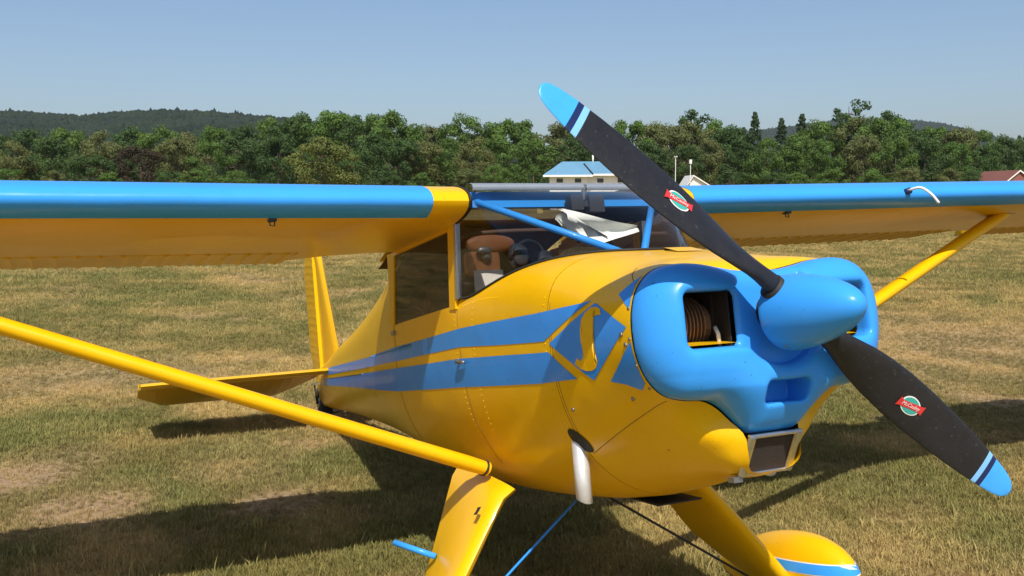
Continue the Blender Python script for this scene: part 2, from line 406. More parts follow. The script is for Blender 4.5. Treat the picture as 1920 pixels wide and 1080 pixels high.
def bowl_fn(x, y, z):
    y = y-.004; d2 = d2_of(y, z); ay = np.abs(y)
    # front face: cheeks forward, falling back towards the chin
    xf = -.058-.10*np.clip((-.20-z)/.16, 0, 1)**1.3-.02*np.clip((ay-.30)/.12, 0, 1)
    r = .105*np.clip(1-(np.clip((-.16-z)/.18, 0, 1))*.55, .2, 1)
    h = x-xf
    a = d2+r; b = h+r
    d = np.hypot(np.maximum(a, 0), np.maximum(b, 0))+np.minimum(np.maximum(a, b), 0)-r
    d_out = d
    # hollow round the spinner
    hub = np.maximum(np.hypot(y, z)-.150, -.112-x)
    d = smax(d, -hub, .035)
    # cheek inlets with rolled lips
    inl = rbox2(ay, z, .226, -.009, .096, .078, .022)
    d = smax(d, -inl, .030)
    # chin scoop
    sc = np.maximum(rbox2(y, z, .0, -.226, .078, .035, .022)+.004*np.cos(y*18), -.176-x)
    d = smax(d, -sc, .016)
    # hollow shell
    inner = np.maximum(np.maximum(d_out+.012, x+.128), -(hub-.012))
    inner = np.maximum(inner, -(sc-.012))
    d = np.maximum(d, -inner)
    return np.maximum(d, -.198-x)
V, F = surface_nets(bowl_fn, (-.21, -.445, -.37), (-.035, .445, .175), .005)
bowl = mesh('nose_bowl', V, F, BLU, A)
sm = bowl.modifiers.new('smooth', 'SMOOTH'); sm.factor = .5; sm.iterations = 1
# yellow lower edge inside the inlets, engine, fins, baffles
eng = mesh('engine', *join(box(-.60, -.20, -.14, .14, -.17, .10), lathe_x([(-.2, .06), (-.12, .055), (-.05, .05)], 24)), M_engine, A, smooth=False)
for s in (-1, 1):
    for cx_ in (-.27, -.47):
        P = []
        for k in range(15):
            y0 = s*(.175+k*.0125); a = np.arange(28)*2*np.pi/28
            rr = .082 if k < 11 else .07
            c0 = np.stack([cx_+rr*np.cos(a), np.full(28, y0), -.015+rr*np.sin(a)], 1); c1 = c0+np.array([0, s*.0035, 0])
            P.append(grid([c0, c1], True, True, True))
        P.append(tube([(cx_, s*.14, -.015), (cx_, s*.36, -.015)], .06, 20))
        mesh('cylinder_fins', *join(*P), M_fin, eng, smooth=False)
    mesh('baffle', *join(box(-.60, -.13, s*.135-.002, s*.135+.002, -.12, .11)), M_dark, eng, smooth=False)
    mesh('inlet_floor', *grid([[(-.100, s*y, -.079) for y in (.14, .22, .305)], [(-.19, s*y, -.068) for y in (.14, .22, .315)]]), YEL, eng, smooth=False)
    mesh('spark_lead', *tube([(-.16, s*.155, -.085), (-.155, s*.16, -.05), (-.17, s*.158, -.03)], .006, 8), M_paper, eng)
for nm_, xx_, m_ in (('firewall', -.66, M_engine), ('nose_liner', -.36, M_dark)):
    s_ = ring(xx_); s_[:, 1] *= .96; s_[:, 2] = s_[:, 2]*.96; mesh(nm_, s_, [tuple(range(len(s_)))], m_, A)

# ---- air filter box under the chin
FH = .084; FT = (-.148, -.350); FBt = (-.214, -.462)
fb = mesh('air_filter', *join(*[grid([[(FT[0], s*(FH-.008), FT[1]), (FT[0], s*(FH+.008), FT[1])], [(FBt[0], s*(FH-.008), FBt[1]), (FBt[0], s*(FH+.008), FBt[1])], [(-.26, s*(FH-.008), FBt[1]), (-.26, s*(FH+.008), FBt[1])]]) for s in (-1, 1)],
    tube([(FT[0], -FH-.01, FT[1]), (FT[0], FH+.01, FT[1])], .007, 8), tube([(FBt[0], -FH-.01, FBt[1]), (FBt[0], FH+.01, FBt[1])], .006, 8),
    *[tube([(FT[0], s*FH, FT[1]), (FBt[0], s*FH, FBt[1])], .0125, 8) for s in (-1, 1)]), M_alu, A, sharp=40)
mesh('filter_screen', *grid([[(FT[0]-.007, y, FT[1]) for y in (-FH, FH)], [(FBt[0]-.004, y, FBt[1]) for y in (-FH, FH)]]), M_filter, fb)
mesh('drain_bracket', *box(-.245, -.215, -.112, -.08, -.482, -.466), M_steel, A, smooth=False)

# ---- spinner and propeller
def spin_r(x): 
    u = np.clip((x+.032)/(.244+.032), 0, 1); return .108*np.sqrt(np.clip(1-u**1.55, 0, 1))
prof = [(-.036, .09), (-.036, .1065)]+[(x, float(spin_r(x))) for x in np.r_[np.linspace(-.032, .2, 26), np.linspace(.205, .2435, 18)]]+[(.244, .001)]
spn = mesh('spinner', *lathe_x(prof, 64, (0, -.008)), BLU, A, sharp=60)
for a in (1.2, 2.7, 4.2, 5.6): mesh('spinner_screw', *tube([(.0, .1085*math.cos(a), .1085*math.sin(a)-.008), (.0, .09*math.cos(a), .09*math.sin(a)-.008)], .004, 8), M_steel, spn)
PR = .9538; BETA = .681617
def blade(side):
    """side -1: upper blade towards the right wing, +1: lower blade"""
    sp = np.array([0, -math.cos(BETA), math.sin(BETA)])*(1 if side < 0 else -1)
    ax = np.array([1.0, 0, 0]); tg = np.cross(sp, ax)*1.0          # tangential
    # turning anticlockwise seen from ahead: leading side
    lead = np.cross(ax, sp)                                        # direction of motion
    rs = np.array([.070, .12, .16, .20, .26, .33, .42, .52, .62, .70, .76, .805, .8055, .824, .8245, .843, .8435, .87, .905, .93, .945, .952])
    ch = np.interp(rs, [.08, .13, .18, .25, .35, .45, .55, .65, .75, .85, .90, .93, .945, .953], [.060, .068, .086, .114, .138, .146, .144, .135, .120, .098, .081, .062, .042, .008])
    tk = np.interp(rs, [.08, .13, .2, .3, .5, .7, .95], [.058, .052, .040, .028, .018, .012, .006])
    a = np.linspace(0, 2*np.pi, 28, endpoint=False)
    rows = []
    for r_, c, k in zip(rs, ch, tk):
        phi = math.atan2(1.25, 2*math.pi*max(r_, .16))
        cdir = math.cos(phi)*lead + math.sin(phi)*ax               # leading edge lies ahead
        ndir = -math.sin(phi)*lead + math.cos(phi)*ax
        u = np.cos(a); pw = 1.0 if r_ < .14 else .9
        xx = .5*c*u + .02*c; tt = .5*k*np.sin(a)*(np.where(np.sin(a) > 0, 1.25, .75)) * (1-.25*np.clip(-u, 0, 1)*(r_ > .2))
        rows.append(r_*sp + xx[:, None]*cdir + tt[:, None]*ndir)
    V, F = grid(rows, True, True, True)
    n = 28; nf = []
    mi = []
    for i in range(len(rs)-1):
        m_ = 0 if rs[i+1] <= .8056 else 3 if rs[i+1] <= .8246 else 2 if rs[i+1] <= .8436 else 1
        mi += [m_]*n
    mi += [0, 1]
    # black blade + separate painted tip pieces
    def sub(sel, name, m, parent):
        FF = [f for f, k in zip(F, mi) if k in sel]; use = sorted({i for f in FF for i in f}); mp = {o: j for j, o in enumerate(use)}
        return mesh(name, V[use], [[mp[i] for i in f] for f in FF], m, parent)
    b = sub([0], 'propeller_blade', M_black, A)
    sub([3], 'pale_band', M_band, b); sub([2], 'navy_band', M_navy, b); sub([1], 'blade_tip', M_tip, b)
    # round maker's badge with a red ribbon
    rc = .475 if side < 0 else .475
    phi = math.atan2(1.25, 2*math.pi*rc); cdir = math.cos(phi)*lead+math.sin(phi)*ax; ndir = -math.sin(phi)*lead+math.cos(phi)*ax
    def at(u, v, lift):
        r_ = rc+u; k = np.interp(r_, rs, tk); c = np.interp(r_, rs, ch); ph = math.atan2(1.25, 2*math.pi*r_)
        cdr = math.cos(ph)*lead+math.sin(ph)*ax; ndr = -math.sin(ph)*lead+math.cos(ph)*ax
        uu = (v-.02*c)/(.5*c); th_ = math.sqrt(max(0, 1-uu*uu))
        return r_*sp+v*cdr+(.5*k*1.25*th_*(1-.25*max(0, -uu))+lift)*ndr
    def patch(name, fn, nu, nv, m, lift, par):
        rows_ = [[at(*fn(i/nu, j/nv), lift) for j in range(nv+1)] for i in range(nu+1)]
        return mesh(name, *grid(rows_), m, par)
    disc = lambda R0: (lambda i, j: ((2*i-1)*R0, (2*j-1)*R0*.72*math.sqrt(max(0, 1-(2*i-1)**2))))
    bd = patch('badge_rim', disc(.037), 24, 8, M_white, .0012, b)
    patch('badge_disc', disc(.032), 24, 8, M_green, .0022, b)
    rib = lambda i, j: ((2*i-1)*.045, (2*j-1)*.0095*(1+.6*abs(2*i-1)**6)+.010*math.sin((i-.5)*2.6))
    patch('badge_ribbon', rib, 24, 4, M_red, .0032, b)
    # lettering on the ribbon
    cu = bpy.data.curves.new('t', 'FONT'); cu.body = 'McCauley'; cu.size = .0165; cu.align_x = 'CENTER'; cu.align_y = 'CENTER'; cu.resolution_u = 2
    to = bpy.data.objects.new('t', cu); me = bpy.data.meshes.new_from_object(to)
    tv = [(v.co.x, v.co.y) for v in me.vertices]; tf = [list(p.vertices) for p in me.polygons]
    bpy.data.objects.remove(to); bpy.data.meshes.remove(me)
    mesh('badge_lettering', [at(side*x*.95, side*y+.010*math.sin(side*x*.95/.104*2.6), .0042) for x, y in tv], tf, M_white, b, smooth=False)
    return b
blade(-1); blade(1)
for s in (1, -1): mesh('blade_collar', *tube([np.array([0, -math.cos(BETA), math.sin(BETA)])*s*.07, np.array([0, -math.cos(BETA), math.sin(BETA)])*s*.1085], .0365, 24), M_dark, spn)

# ---- wings
WX, WY, WZ, DIH, INC, CH = -1.2339, .4404, .5450, .012626, .042855, 1.2722
SPAN = 5.32
def naca(n=40, t=.136, m_=.026, p_=.4):
    b = np.linspace(0, np.pi, n); x = .5*(1-np.cos(b))
    yt = 5*t*(.2969*np.sqrt(x)-.126*x-.3516*x**2+.2843*x**3-.1036*x**4)
    yc = np.where(x < p_, m_/p_**2*(2*p_*x-x*x), m_/(1-p_)**2*(1-2*p_+2*p_*x-x*x))
    return x, yc+yt, yc-yt
NX, NU, NL = naca()
def wing_pt(y, fr, h, sc=1.0):
    """fr: chord fraction, h: height fraction"""
    x = WX-CH*(fr*math.cos(INC)+h*math.sin(INC)); z = WZ+(abs(y)-WY)*math.tan(DIH)+CH*(h*math.cos(INC)-fr*math.sin(INC))
    return np.array([x, y, z])
def wsec(y, f0, f1, side):
    """closed outline of the airfoil between chord fractions f0 (0 = leading edge) and f1"""
    xs = np.r_[NX[(NX > f0+.004) & (NX < f1-.004)]]
    up = [(f1, np.interp(f1, NX, NU))]+[(x, np.interp(x, NX, NU)) for x in xs[::-1]]
    lo = [(x, np.interp(x, NX, NL)) for x in xs]+[(f1, np.interp(f1, NX, NL))]
    if f0 <= 0: mid = [(0., 0.)]
    else: mid = [(f0, np.interp(f0, NX, NU)), (f0, np.interp(f0, NX, NL))]
    return np.array([wing_pt(side*y, a, b) for a, b in up+mid+lo])
def shell(y0, y1, f0, f1, side, n=8, fte=None):
    ys = np.linspace(y0, y1, n); rows = [wsec(y, f0, f1 if fte is None else fte(y), side) for y in ys]
    k = min(len(r) for r in rows)
    if any(len(r) != k for r in rows): rows = [resample(r, 80) for r in rows]
    return grid(rows, True, True, True)
FB = .135     # blue leading-edge cap reaches this chord fraction underneath
def le_cap(y0, y1, side, up=.16, lo=.072):
    """painted nose skin, 1.5 mm proud"""
    rows = []
    for y in np.linspace(y0, y1, 6):
        xs = NX[NX < max(up, lo)]
        top = [(x, np.interp(x, NX, NU)) for x in np.r_[up, xs[(xs < up) & (xs > 0)][::-1]]]
        bot = [(x, np.interp(x, NX, NL)) for x in np.r_[xs[(xs < lo) & (xs > 0)], lo]]
        P = np.array(top+[(0, 0)]+bot); d = np.gradient(P, axis=0); nn = np.stack([-d[:, 1], d[:, 0]], 1); nn /= np.linalg.norm(nn, axis=1)[:, None]
        c = np.array([.1, .005]); sg = np.sign(((P-c)*nn).sum(1))[:, None]; P = P+nn*sg*.0013
        rows.append([wing_pt(side*y, a, b) for a, b in P])
    return grid(rows)
for s in (-1, 1):
    # inboard panel with the cut-away trailing edge at the root, main panel ahead of flap and aileron, tip
    fte = lambda y: float(np.interp(y, [.44, .60, .70, .78, .84, .89], [.755, .79, .83, .885, .95, 1.0]))
    wg = mesh('wing', *join(shell(WY, .892, 0, 1, s, 14, fte), shell(.892, 3.10, 0, .725, s, 8), shell(3.10, 3.46, 0, .80, s, 3), shell(3.46, 4.95, 0, .74, s, 5)), YEL, A, sharp=35)
    # rounded tip
    rows = []
    for t in np.linspace(0, 1, 14):
        y = 4.95+(SPAN-4.95)*math.sin(t*math.pi/2); k = max(.02, math.cos(t*math.pi/2))
        r0 = wsec(4.95, 0, 1, s); c = wing_pt(s*y, .45, .02); d = r0-wing_pt(s*4.95, .45, .02); rows.append(c+d*np.array([.25+.75*k, 0, k]))
    mesh('wing_tip', *grid(rows, True, True, True), YEL, wg, sharp=40)
    mesh('leading_edge_paint', *le_cap(.584, 4.95, s), BLU, wg)
    rows = [wsec(y, 0, .60, s) for y in (WY-.012, WY-.002)]
    for r_ in rows: 
        c = r_.mean(0); r_ += (r_-c)*.018*np.array([1, 0, 2])
    mesh('root_seal', *grid(rows, True, True, True), M_dark, wg, sharp=40)
    # flap, slightly lowered, with pressed beads underneath
    def droop(V, ang, f=.735, y=1.5):
        out = []
        for p in V:
            hp = wing_pt(p[1], f, .02); d = p-hp; c_, s_ = math.cos(ang), math.sin(ang)
            out.append((hp[0]+c_*d[0]-s_*d[2], p[1], hp[2]+c_*d[2]+s_*d[0]))
        return np.array(out)
    def fsec(y, f0, f1, bead): 
        r_ = wsec(y, f0, f1, s); r_[:, 2] += bead*np.where(np.arange(len(r_)) > len(r_)//2+1, 1, .6)
        return r_
    def ctrl(name, y0, y1, f0, ang, n, endf):
        ys = np.linspace(y0, y1, n); rows = []
        for i, y in enumerate(ys):
            f1 = endf(y); r_ = resample(wsec(y, f0, f1, s), 60); b = .007*max(0, math.cos(2*math.pi*(y/.085)))**3
            r_[:, 2] -= b; rows.append(droop(r_, ang))
        return mesh(name, *grid(rows, True, True, True), YEL, wg, sharp=35)
    ctrl('flap', .90, 3.14, .735, R(2), 200, lambda y: float(np.interp(y, [.9, 2.98, 3.06, 3.11, 3.14], [1.0, 1.0, .96, .89, .80])))
    ctrl('aileron', 3.475, 4.94, .75, R(1), 130, lambda y: float(np.interp(y, [3.475, 3.5, 3.56], [.90, .955, 1.0])))
    # underside hatch / tie-down fitting
    p = wing_pt(s*1.16, .085, np.interp(.085, NX, NL))
    mesh('tie_down_fitting', *join(box(p[0]-.015, p[0]+.015, p[1]-.014, p[1]+.014, p[2]-.008, p[2]+.006), tube([p+np.array([0, -.008, -.005]), p+np.array([0, -.008, -.022]), p+np.array([0, .008, -.024]), p+np.array([0, .008, -.005])], .003, 6)), M_panel, wg, smooth=False)
    # struts
    a = np.array([-1.3554, s*.405, -.4745]); b = np.array([-1.5662, s*2.8643, wing_pt(2.8643, .27, 0)[2]+.0])
    b[2] = wing_pt(2.8643, .27, np.interp(.27, NX, NL))[2]+.01
    d = b-a; rows = []
    an = np.linspace(0, 2*np.pi, 30, endpoint=False)
    for t in np.r_[0, .01, np.linspace(.03, .97, 12), .99, 1]:
        k = 1.0 if .02 < t < .98 else .94
        nn = np.cross(d, (1, 0, 0)); nn /= np.linalg.norm(nn); nn *= np.sign(nn[2])
        u = np.cos(an); xx = np.where(u > 0, .040*u, .075*u); th_ = np.where(u > 0, np.sin(an), np.sign(np.sin(an))*np.abs(np.sin(an))**1.5)*.029
        rows.append(a+d*t+k*(xx[:, None]*np.array([1., 0, 0])+th_[:, None]*nn))
    stt = mesh('wing_strut', *grid(rows, True, True, True), YEL, A, sharp=50)
    mesh('strut_cuff', *grid([rows[0]+d*t+(rows[0]-rows[0].mean(0))*.13 for t in (.004, .0065)], True, True, True), M_dark, stt)
    e = b+d/np.linalg.norm(d)*-.02
    mesh('strut_fitting', *join(box(b[0]-.05, b[0]+.05, b[1]-.03, b[1]+.03, b[2]-.01, b[2]+.02)), M_steel, stt, smooth=False)
# inner yellow root bands come from the bare wing; pitot tube on the left wing
p = wing_pt(1.80, 0.0, 0.005)
mesh('pitot_tube', *tube(catmull([p+np.array([-.02, 0, 0]), p+np.array([.03, .005, .008]), p+np.array([.07, .02, .006]), p+np.array([.10, .045, -.03]), p+np.array([.115, .07, -.075])], 6), .0065, 10), M_white, A)
mesh('pitot_socket', *tube([p+np.array([-.02, 0, 0]), p+np.array([.02, 0, .004])], .016, 12), M_navy, A)

# ---- cabin top: roof between the wing roots, header, windscreen, tubes
rows = [wsec(y, .02, .995, 1) for y in np.linspace(-WY+.014, WY-.014, 7)]
ys = np.linspace(-WY+.014, WY-.014, 7)
rows = []
for y in ys:
    r_ = [wing_pt(y, f, np.interp(f, NX, NU)) for f in np.linspace(.022, .98, 24)]
    for q_ in r_: q_[2] -= .024
    rows.append(r_)
V, F = grid(rows); fs = np.linspace(.022, .98, 24); sky_ = []; solid = []
for i in range(6):
    for j in range(23): (sky_ if 0 < i < 5 and .10 < fs[j] < .56 else solid).append(F[i*23+j])
rf_ = mesh('cabin_roof', *prune(V, solid), YEL, A); mesh('added_skylight', *prune(V, sky_), M_glass, rf_)  # roof glass out of view, added so sunlight enters the cabin
mesh('cabin_ceiling', *prune(V+np.array([-.02, 0, -.035]), solid), M_inter, A)
mesh('roof_edge_strip', *grid([[(-1.228, y, .580) for y in ys], [(-1.222, y, .590) for y in ys], [(-1.226, y, .602) for y in ys], [(-1.250, y, .612) for y in ys]]), M_strip, A)
mesh('header_beam', *join(box(-1.30, -1.262, -.425, .425, .520, .580)), BLU, A, smooth=False)
base = []
for a_ in np.linspace(0, math.pi, 41):
    x = XW+(XN-XW)*math.sin(a_); y = -.425*math.cos(a_)
    base.append((x, y, top_z(x, abs(y))+.002 if x > XW+.01 else sill(x)))
base[0] = (XW, -.434, .187); base[-1] = (XW, .434, .187)
base = np.array(base)
tp = resample(catmull([(-1.405, -.438, .478), (-1.33, -.438, .492), (-1.262, -.434, .53), (-1.236, -.415, .582), (-1.232, -.2, .586), (-1.232, 0, .587), (-1.232, .2, .586), (-1.236, .415, .582), (-1.262, .434, .53), (-1.33, .438, .492), (-1.405, .438, .478)], 8), 41)
rows = []
for t in np.linspace(0, 1, 14):
    p = base*(1-t)+tp*t; b_ = .05*math.sin(math.pi*t)*np.sin(np.linspace(0, math.pi, 41))**.7
    p = p+np.stack([b_, 0*b_, b_*.8], 1); rows.append(p)
ws = mesh('windscreen', *grid(rows), M_glass, A)
mesh('windscreen_rubber', *join(tube(base+np.array([0, 0, .002]), .005, 6)), M_dark, ws)
for s in (-1, 1):
    top = np.array([-1.276, s*.405, .548]); bot = np.array([-.80, s*.03, .262])
    mesh('brace_tube', *tube([top, bot], .0135, 14), BLU, A)
    # posts and window frame
    def wall(x0b, x1b, x0t, x1t, z0, z1, th=.012):
        rows_ = []
        for z in np.linspace(z0, z1, 6):
            t = (z-z0)/(z1-z0); xa = x0b+(x0t-x0b)*t; xb = x1b+(x1t-x1b)*t; yy = .4455-.006*t
            rows_.append([(xa, s*yy, z), (xb, s*yy, z), (xb, s*(yy-th), z), (xa, s*(yy-th), z)])
        return grid(rows_, True, True, True)
    mesh('door_post', *wall(-1.452, -1.520, -1.425, -1.485, .150, .482), YEL, A, smooth=False)
    mesh('windscreen_frame', *wall(-1.424, -1.451, -1.400, -1.424, .186, .482, .02), M_alu, A, smooth=False)
    mesh('rear_post', *wall(-2.262, -2.302, -2.20, -2.302, .145, .482), YEL, A, smooth=False)
    mesh('window_rail', *wall(-1.485, -2.20, -1.485, -2.20, .462, .492), YEL, A, smooth=False)
    gl = mesh('side_window', *grid([[(-1.50+(-1.47+1.50)*t, s*(.439-.005*t), .150+.318*t), (-1.9, s*(.441-.005*t), .150+.318*t), (-2.285+.07*t, s*(.438-.005*t), .146+.322*t)] for t in (0, .5, 1)]), M_sglass, A)
    mesh('door_catch', *box(-2.30, -2.265, s*.4465-.004, s*.4465+.004, .098, .118), M_steel, A, smooth=False)
    mesh('door_handle', *join(tube([(-1.45, s*.446, -.058), (-1.45, s*.463, -.058)], .009, 10), tube([(-1.445, s*.461, -.058), (-1.375, s*.458, -.062)], .006, 8)), M_steel, A)
    # door edge seam (thin dark gasket line)
    sm_ = [(-1.452+.13*max(0, (.15-z))**1.2*1.0, z) for z in np.linspace(.15, -.46, 24)]
    mesh('door_seam', *tube([(x, s*(side_y(x, z)-.0004), z) for x, z in sm_], .0018, 6), M_seam, A)
    sm2 = [(-2.285, z) for z in np.linspace(.14, -.40, 20)]
    mesh('door_seam', *tube([(x, s*(side_y(x, z)-.0004), z) for x, z in sm2], .0018, 6), M_seam, A)
    # cowl side-panel seams
    for pts in ([(-.225-.0045*i, .118+.0022*i) for i in range(46)], [(-.205-.012*i, -.226-.0045*i) for i in range(38)], [(-.655, .10-.0145*i) for i in range(31)]):
        pts = [(x, z) for x, z in pts if z < top_z(x, .30)]
        if len(pts) > 2: mesh('cowl_seam', *tube([(x, s*(side_y(x, z)-.0003), z) for x, z in pts], .0014, 5), M_seam, A)
# rivet lines on the starboard and port skin
rv = []; oct_ = np.array([(1, 0, 0), (-1, 0, 0), (0, 1, 0), (0, -1, 0), (0, 0, 1), (0, 0, -1)])*.0044
of = [(0, 2, 4), (2, 1, 4), (1, 3, 4), (3, 0, 4), (2, 0, 5), (1, 2, 5), (3, 1, 5), (0, 3, 5)]
for s in (-1, 1):
    L_ = [(-1.485+.13*max(0, .15-z)**1.2, z) for z in np.arange(.13, -.45, -.022)]+[(-1.30+.05*max(0, .1-z), z) for z in np.arange(.16, -.45, -.022)]
    L_ += [(x, .155+.01*math.sin(x*9)) for x in np.arange(-1.40, -1.05, .022)]+[(-.70, z) for z in np.arange(.12, -.42, -.025)]+[(-2.32, z) for z in np.arange(.40, -.42, -.025)]
    L_ += [(x, -.075) for x in np.arange(-1.36, -.72, .03)]
    for x, z in L_: rv.append((oct_*np.array([1, .5, 1])+np.array([x, s*side_y(x, z), z]), of))
rv = mesh('rivets', *join(*rv), YEL, A); rv['kind'] = 'stuff'
for (x, z) in ((-.62, -.245), (-.30, -.215), (-.225, -.06), (-.24, -.03)):
    for s in (-1, 1): mesh('fastener', *tube([(x, s*side_y(x, z), z), (x, s*(side_y(x, z)+.004), z)], .007, 10), M_steel, A)
for s in (-1, 1):
    for z in (.105, .04, -.045, -.12, -.185):
        x = -.203; mesh('fastener', *tube([(x, s*(side_y(x, z)-.001), z), (x, s*(side_y(x, z)+.0022), z)], .0055, 10), M_steel, A)
# raised flap of the cowl ahead of the windscreen
rows = [[(x, y, top_z(x, abs(y))+.003+h) for y in np.linspace(-.01, .10, 8)] for x, h in ((-.61, .008), (-.58, .005), (-.53, .0))]
mesh('cowl_vent_lid', *grid(rows), YEL, A)
mesh('cowl_vent_gap', *grid([[(-.609, y, top_z(-.609, abs(y))+h) for y in np.linspace(-.009, .099, 8)] for h in (.001, .0100)]), M_dark, A)

# ---- exhaust stack, belly door, cockpit steps
for s in (-1, 1):
    V, F = tube([(-.742, s*.325, -.285), (-.72, s*.337, -.345), (-.69, s*.352, -.44), (-.660, s*.368, -.535)], [.026, .026, .026, .026], 24, caps=False)
    V[-24:, 2] += -.75*(V[-24:, 0]+.660)
    ex = mesh('exhaust_stack', V, F, M_exh, A); so_ = ex.modifiers.new('wall', 'SOLIDIFY'); so_.thickness = .003
    decal('exhaust_hole_shade', [(-.672+.040*math.cos(a)-.018*math.sin(a), -.348+.040*math.sin(a)) for a in np.linspace(0, 2*np.pi, 24, endpoint=False)], M_dark, A, s, lift=.002)  # no real hole: its shade is painted on as a flat dark oval
V, F = box(-.92, -.72, -.06, .12, -.585, -.580); V = np.array(V); V[V[:, 0] > -.8, 2] -= .012; V[:, 2] -= .006
mesh('cowl_outlet_flap', V, F, M_dark, A, smooth=False)

# ---- tail
def slab(LE, TE, th, n=12, beads=0):
    """LE, TE: matching point lists (root to tip), a thin streamlined surface; th direction given by th vector"""
    rows = []
    u = np.linspace(0, 1, n)
    for a, b in zip(LE, TE):
        a = np.asarray(a, float); b = np.asarray(b, float); hh = np.sqrt(u)*(1-u)*2.0+.04*(1-u)
        up = [a+(b-a)*x+np.asarray(th)*h for x, h in zip(u, hh)]; dn = [a+(b-a)*x-np.asarray(th)*h for x, h in zip(u[::-1], hh[::-1])]
        rows.append(up+dn[1:-1])
    return grid(rows, True, True, True)
for s in (-1, 1):
    k = np.linspace(.02, 1, 12); ysp = s*(.05+1.34*k)
    LE = [(-4.93-.05*t-.10*max(0, t-.9)/.1*t, y, -.012-.01*t) for t, y in zip(k, ysp)]
    TEh = [(-5.36, y, -.018-.01*t) for t, y in zip(k, ysp)]
    stb = mesh('stabilizer', *slab(LE, TEh, (0, 0, .028)), YEL, A, sharp=40)
    ke = np.linspace(0, 1, 120); rows = []
    for t in ke:
        y = s*(.08+1.31*t); xe = -5.36-.40*min(1, (t+.02)*4.2)**.8*(1-.5*max(0, t-.86)/.14*1.0); b = .004*max(0, math.cos(2*math.pi*abs(y)/.07))**3
        dl = -(xe+5.36); zt = -.024-dl*.36
        rows.append([(-5.37, y, -.002), (-5.37-dl*.5, y, -.012-dl*.18+.008+b), (xe-.006, y, zt), (-5.37-dl*.5, y, -.03-dl*.18-b), (-5.37, y, -.040)])
    mesh('elevator', *grid(rows, True, True, True), YEL, stb, sharp=35)
zs = np.linspace(0, 1, 14)
LEf = [(-5.02-.45*z-.10*max(0, z-.85)/.15, 0, .10+.93*z) for z in zs]; TEf = [(-5.55-.06*z, 0, .02+1.0*z) for z in zs]
fin = mesh('fin', *slab(LEf, TEf, (0, .028, 0)), YEL, A, sharp=40)
rows = []
for t in np.linspace(0, 1, 110):
    z = -.22+1.24*t; x0 = -5.56-.05*t; c = .40*(1-.35*max(0, t-.86)/.14)*min(1, .55+t*1.6); b = .004*max(0, math.cos(2*math.pi*z/.06))**3
    rows.append([(x0, -.022, z), (x0-c*.5, -.013-b, z+.03), (x0-c, 0, z+.04), (x0-c*.5, .013+b, z+.03), (x0, .022, z)])
mesh('rudder', *grid(rows, True, True, True), YEL, fin, sharp=35)
# tail wheel
gz = lambda x: (-HZ-st*x)/ct                      # z of the ground in the airplane frame at y=0 for given x (z small)
tx = -5.66; tz = (-HZ-st*tx)/ct+.10
tw = mesh('tail_wheel', *join(tube([(tx, -.03, tz), (tx, -.022, tz), (tx, .022, tz), (tx, .03, tz)], [.075, .098, .098, .075], 28)), M_tyre, A, sharp=30)
mesh('tail_wheel_hub', *tube([(tx, -.034, tz), (tx, .034, tz)], .04, 16), M_steel, tw)
mesh('tail_wheel_fork', *join(*[tube([(tx, s*.045, tz), (tx+.04, s*.045, tz+.10), (tx+.07, 0, tz+.14)], .011, 8) for s in (-1, 1)], tube([(tx+.07, 0, tz+.12), (-5.53, 0, -.28)], .018, 10)), M_steel, A)
mesh('tail_spring', *grid([[(-5.10, y, -.315) for y in (-.02, .02)], [(-5.40, y, -.345) for y in (-.02, .02)], [(tx+.06, y, tz+.145) for y in (-.018, .018)]]), M_dark, A)
for s in (-1, 1):
    mesh('steering_chain', *tube(catmull([(-5.60, s*.07, -.10), (-5.61, s*.065, -.17), (-5.60, s*.06, -.24), (tx+.05, s*.05, tz+.12)], 5), .006, 6), M_dark, A)
    mesh('rudder_horn', *box(-5.615, -5.585, s*.045-.04, s*.045+.04, -.11, -.095), M_steel, A, smooth=False)

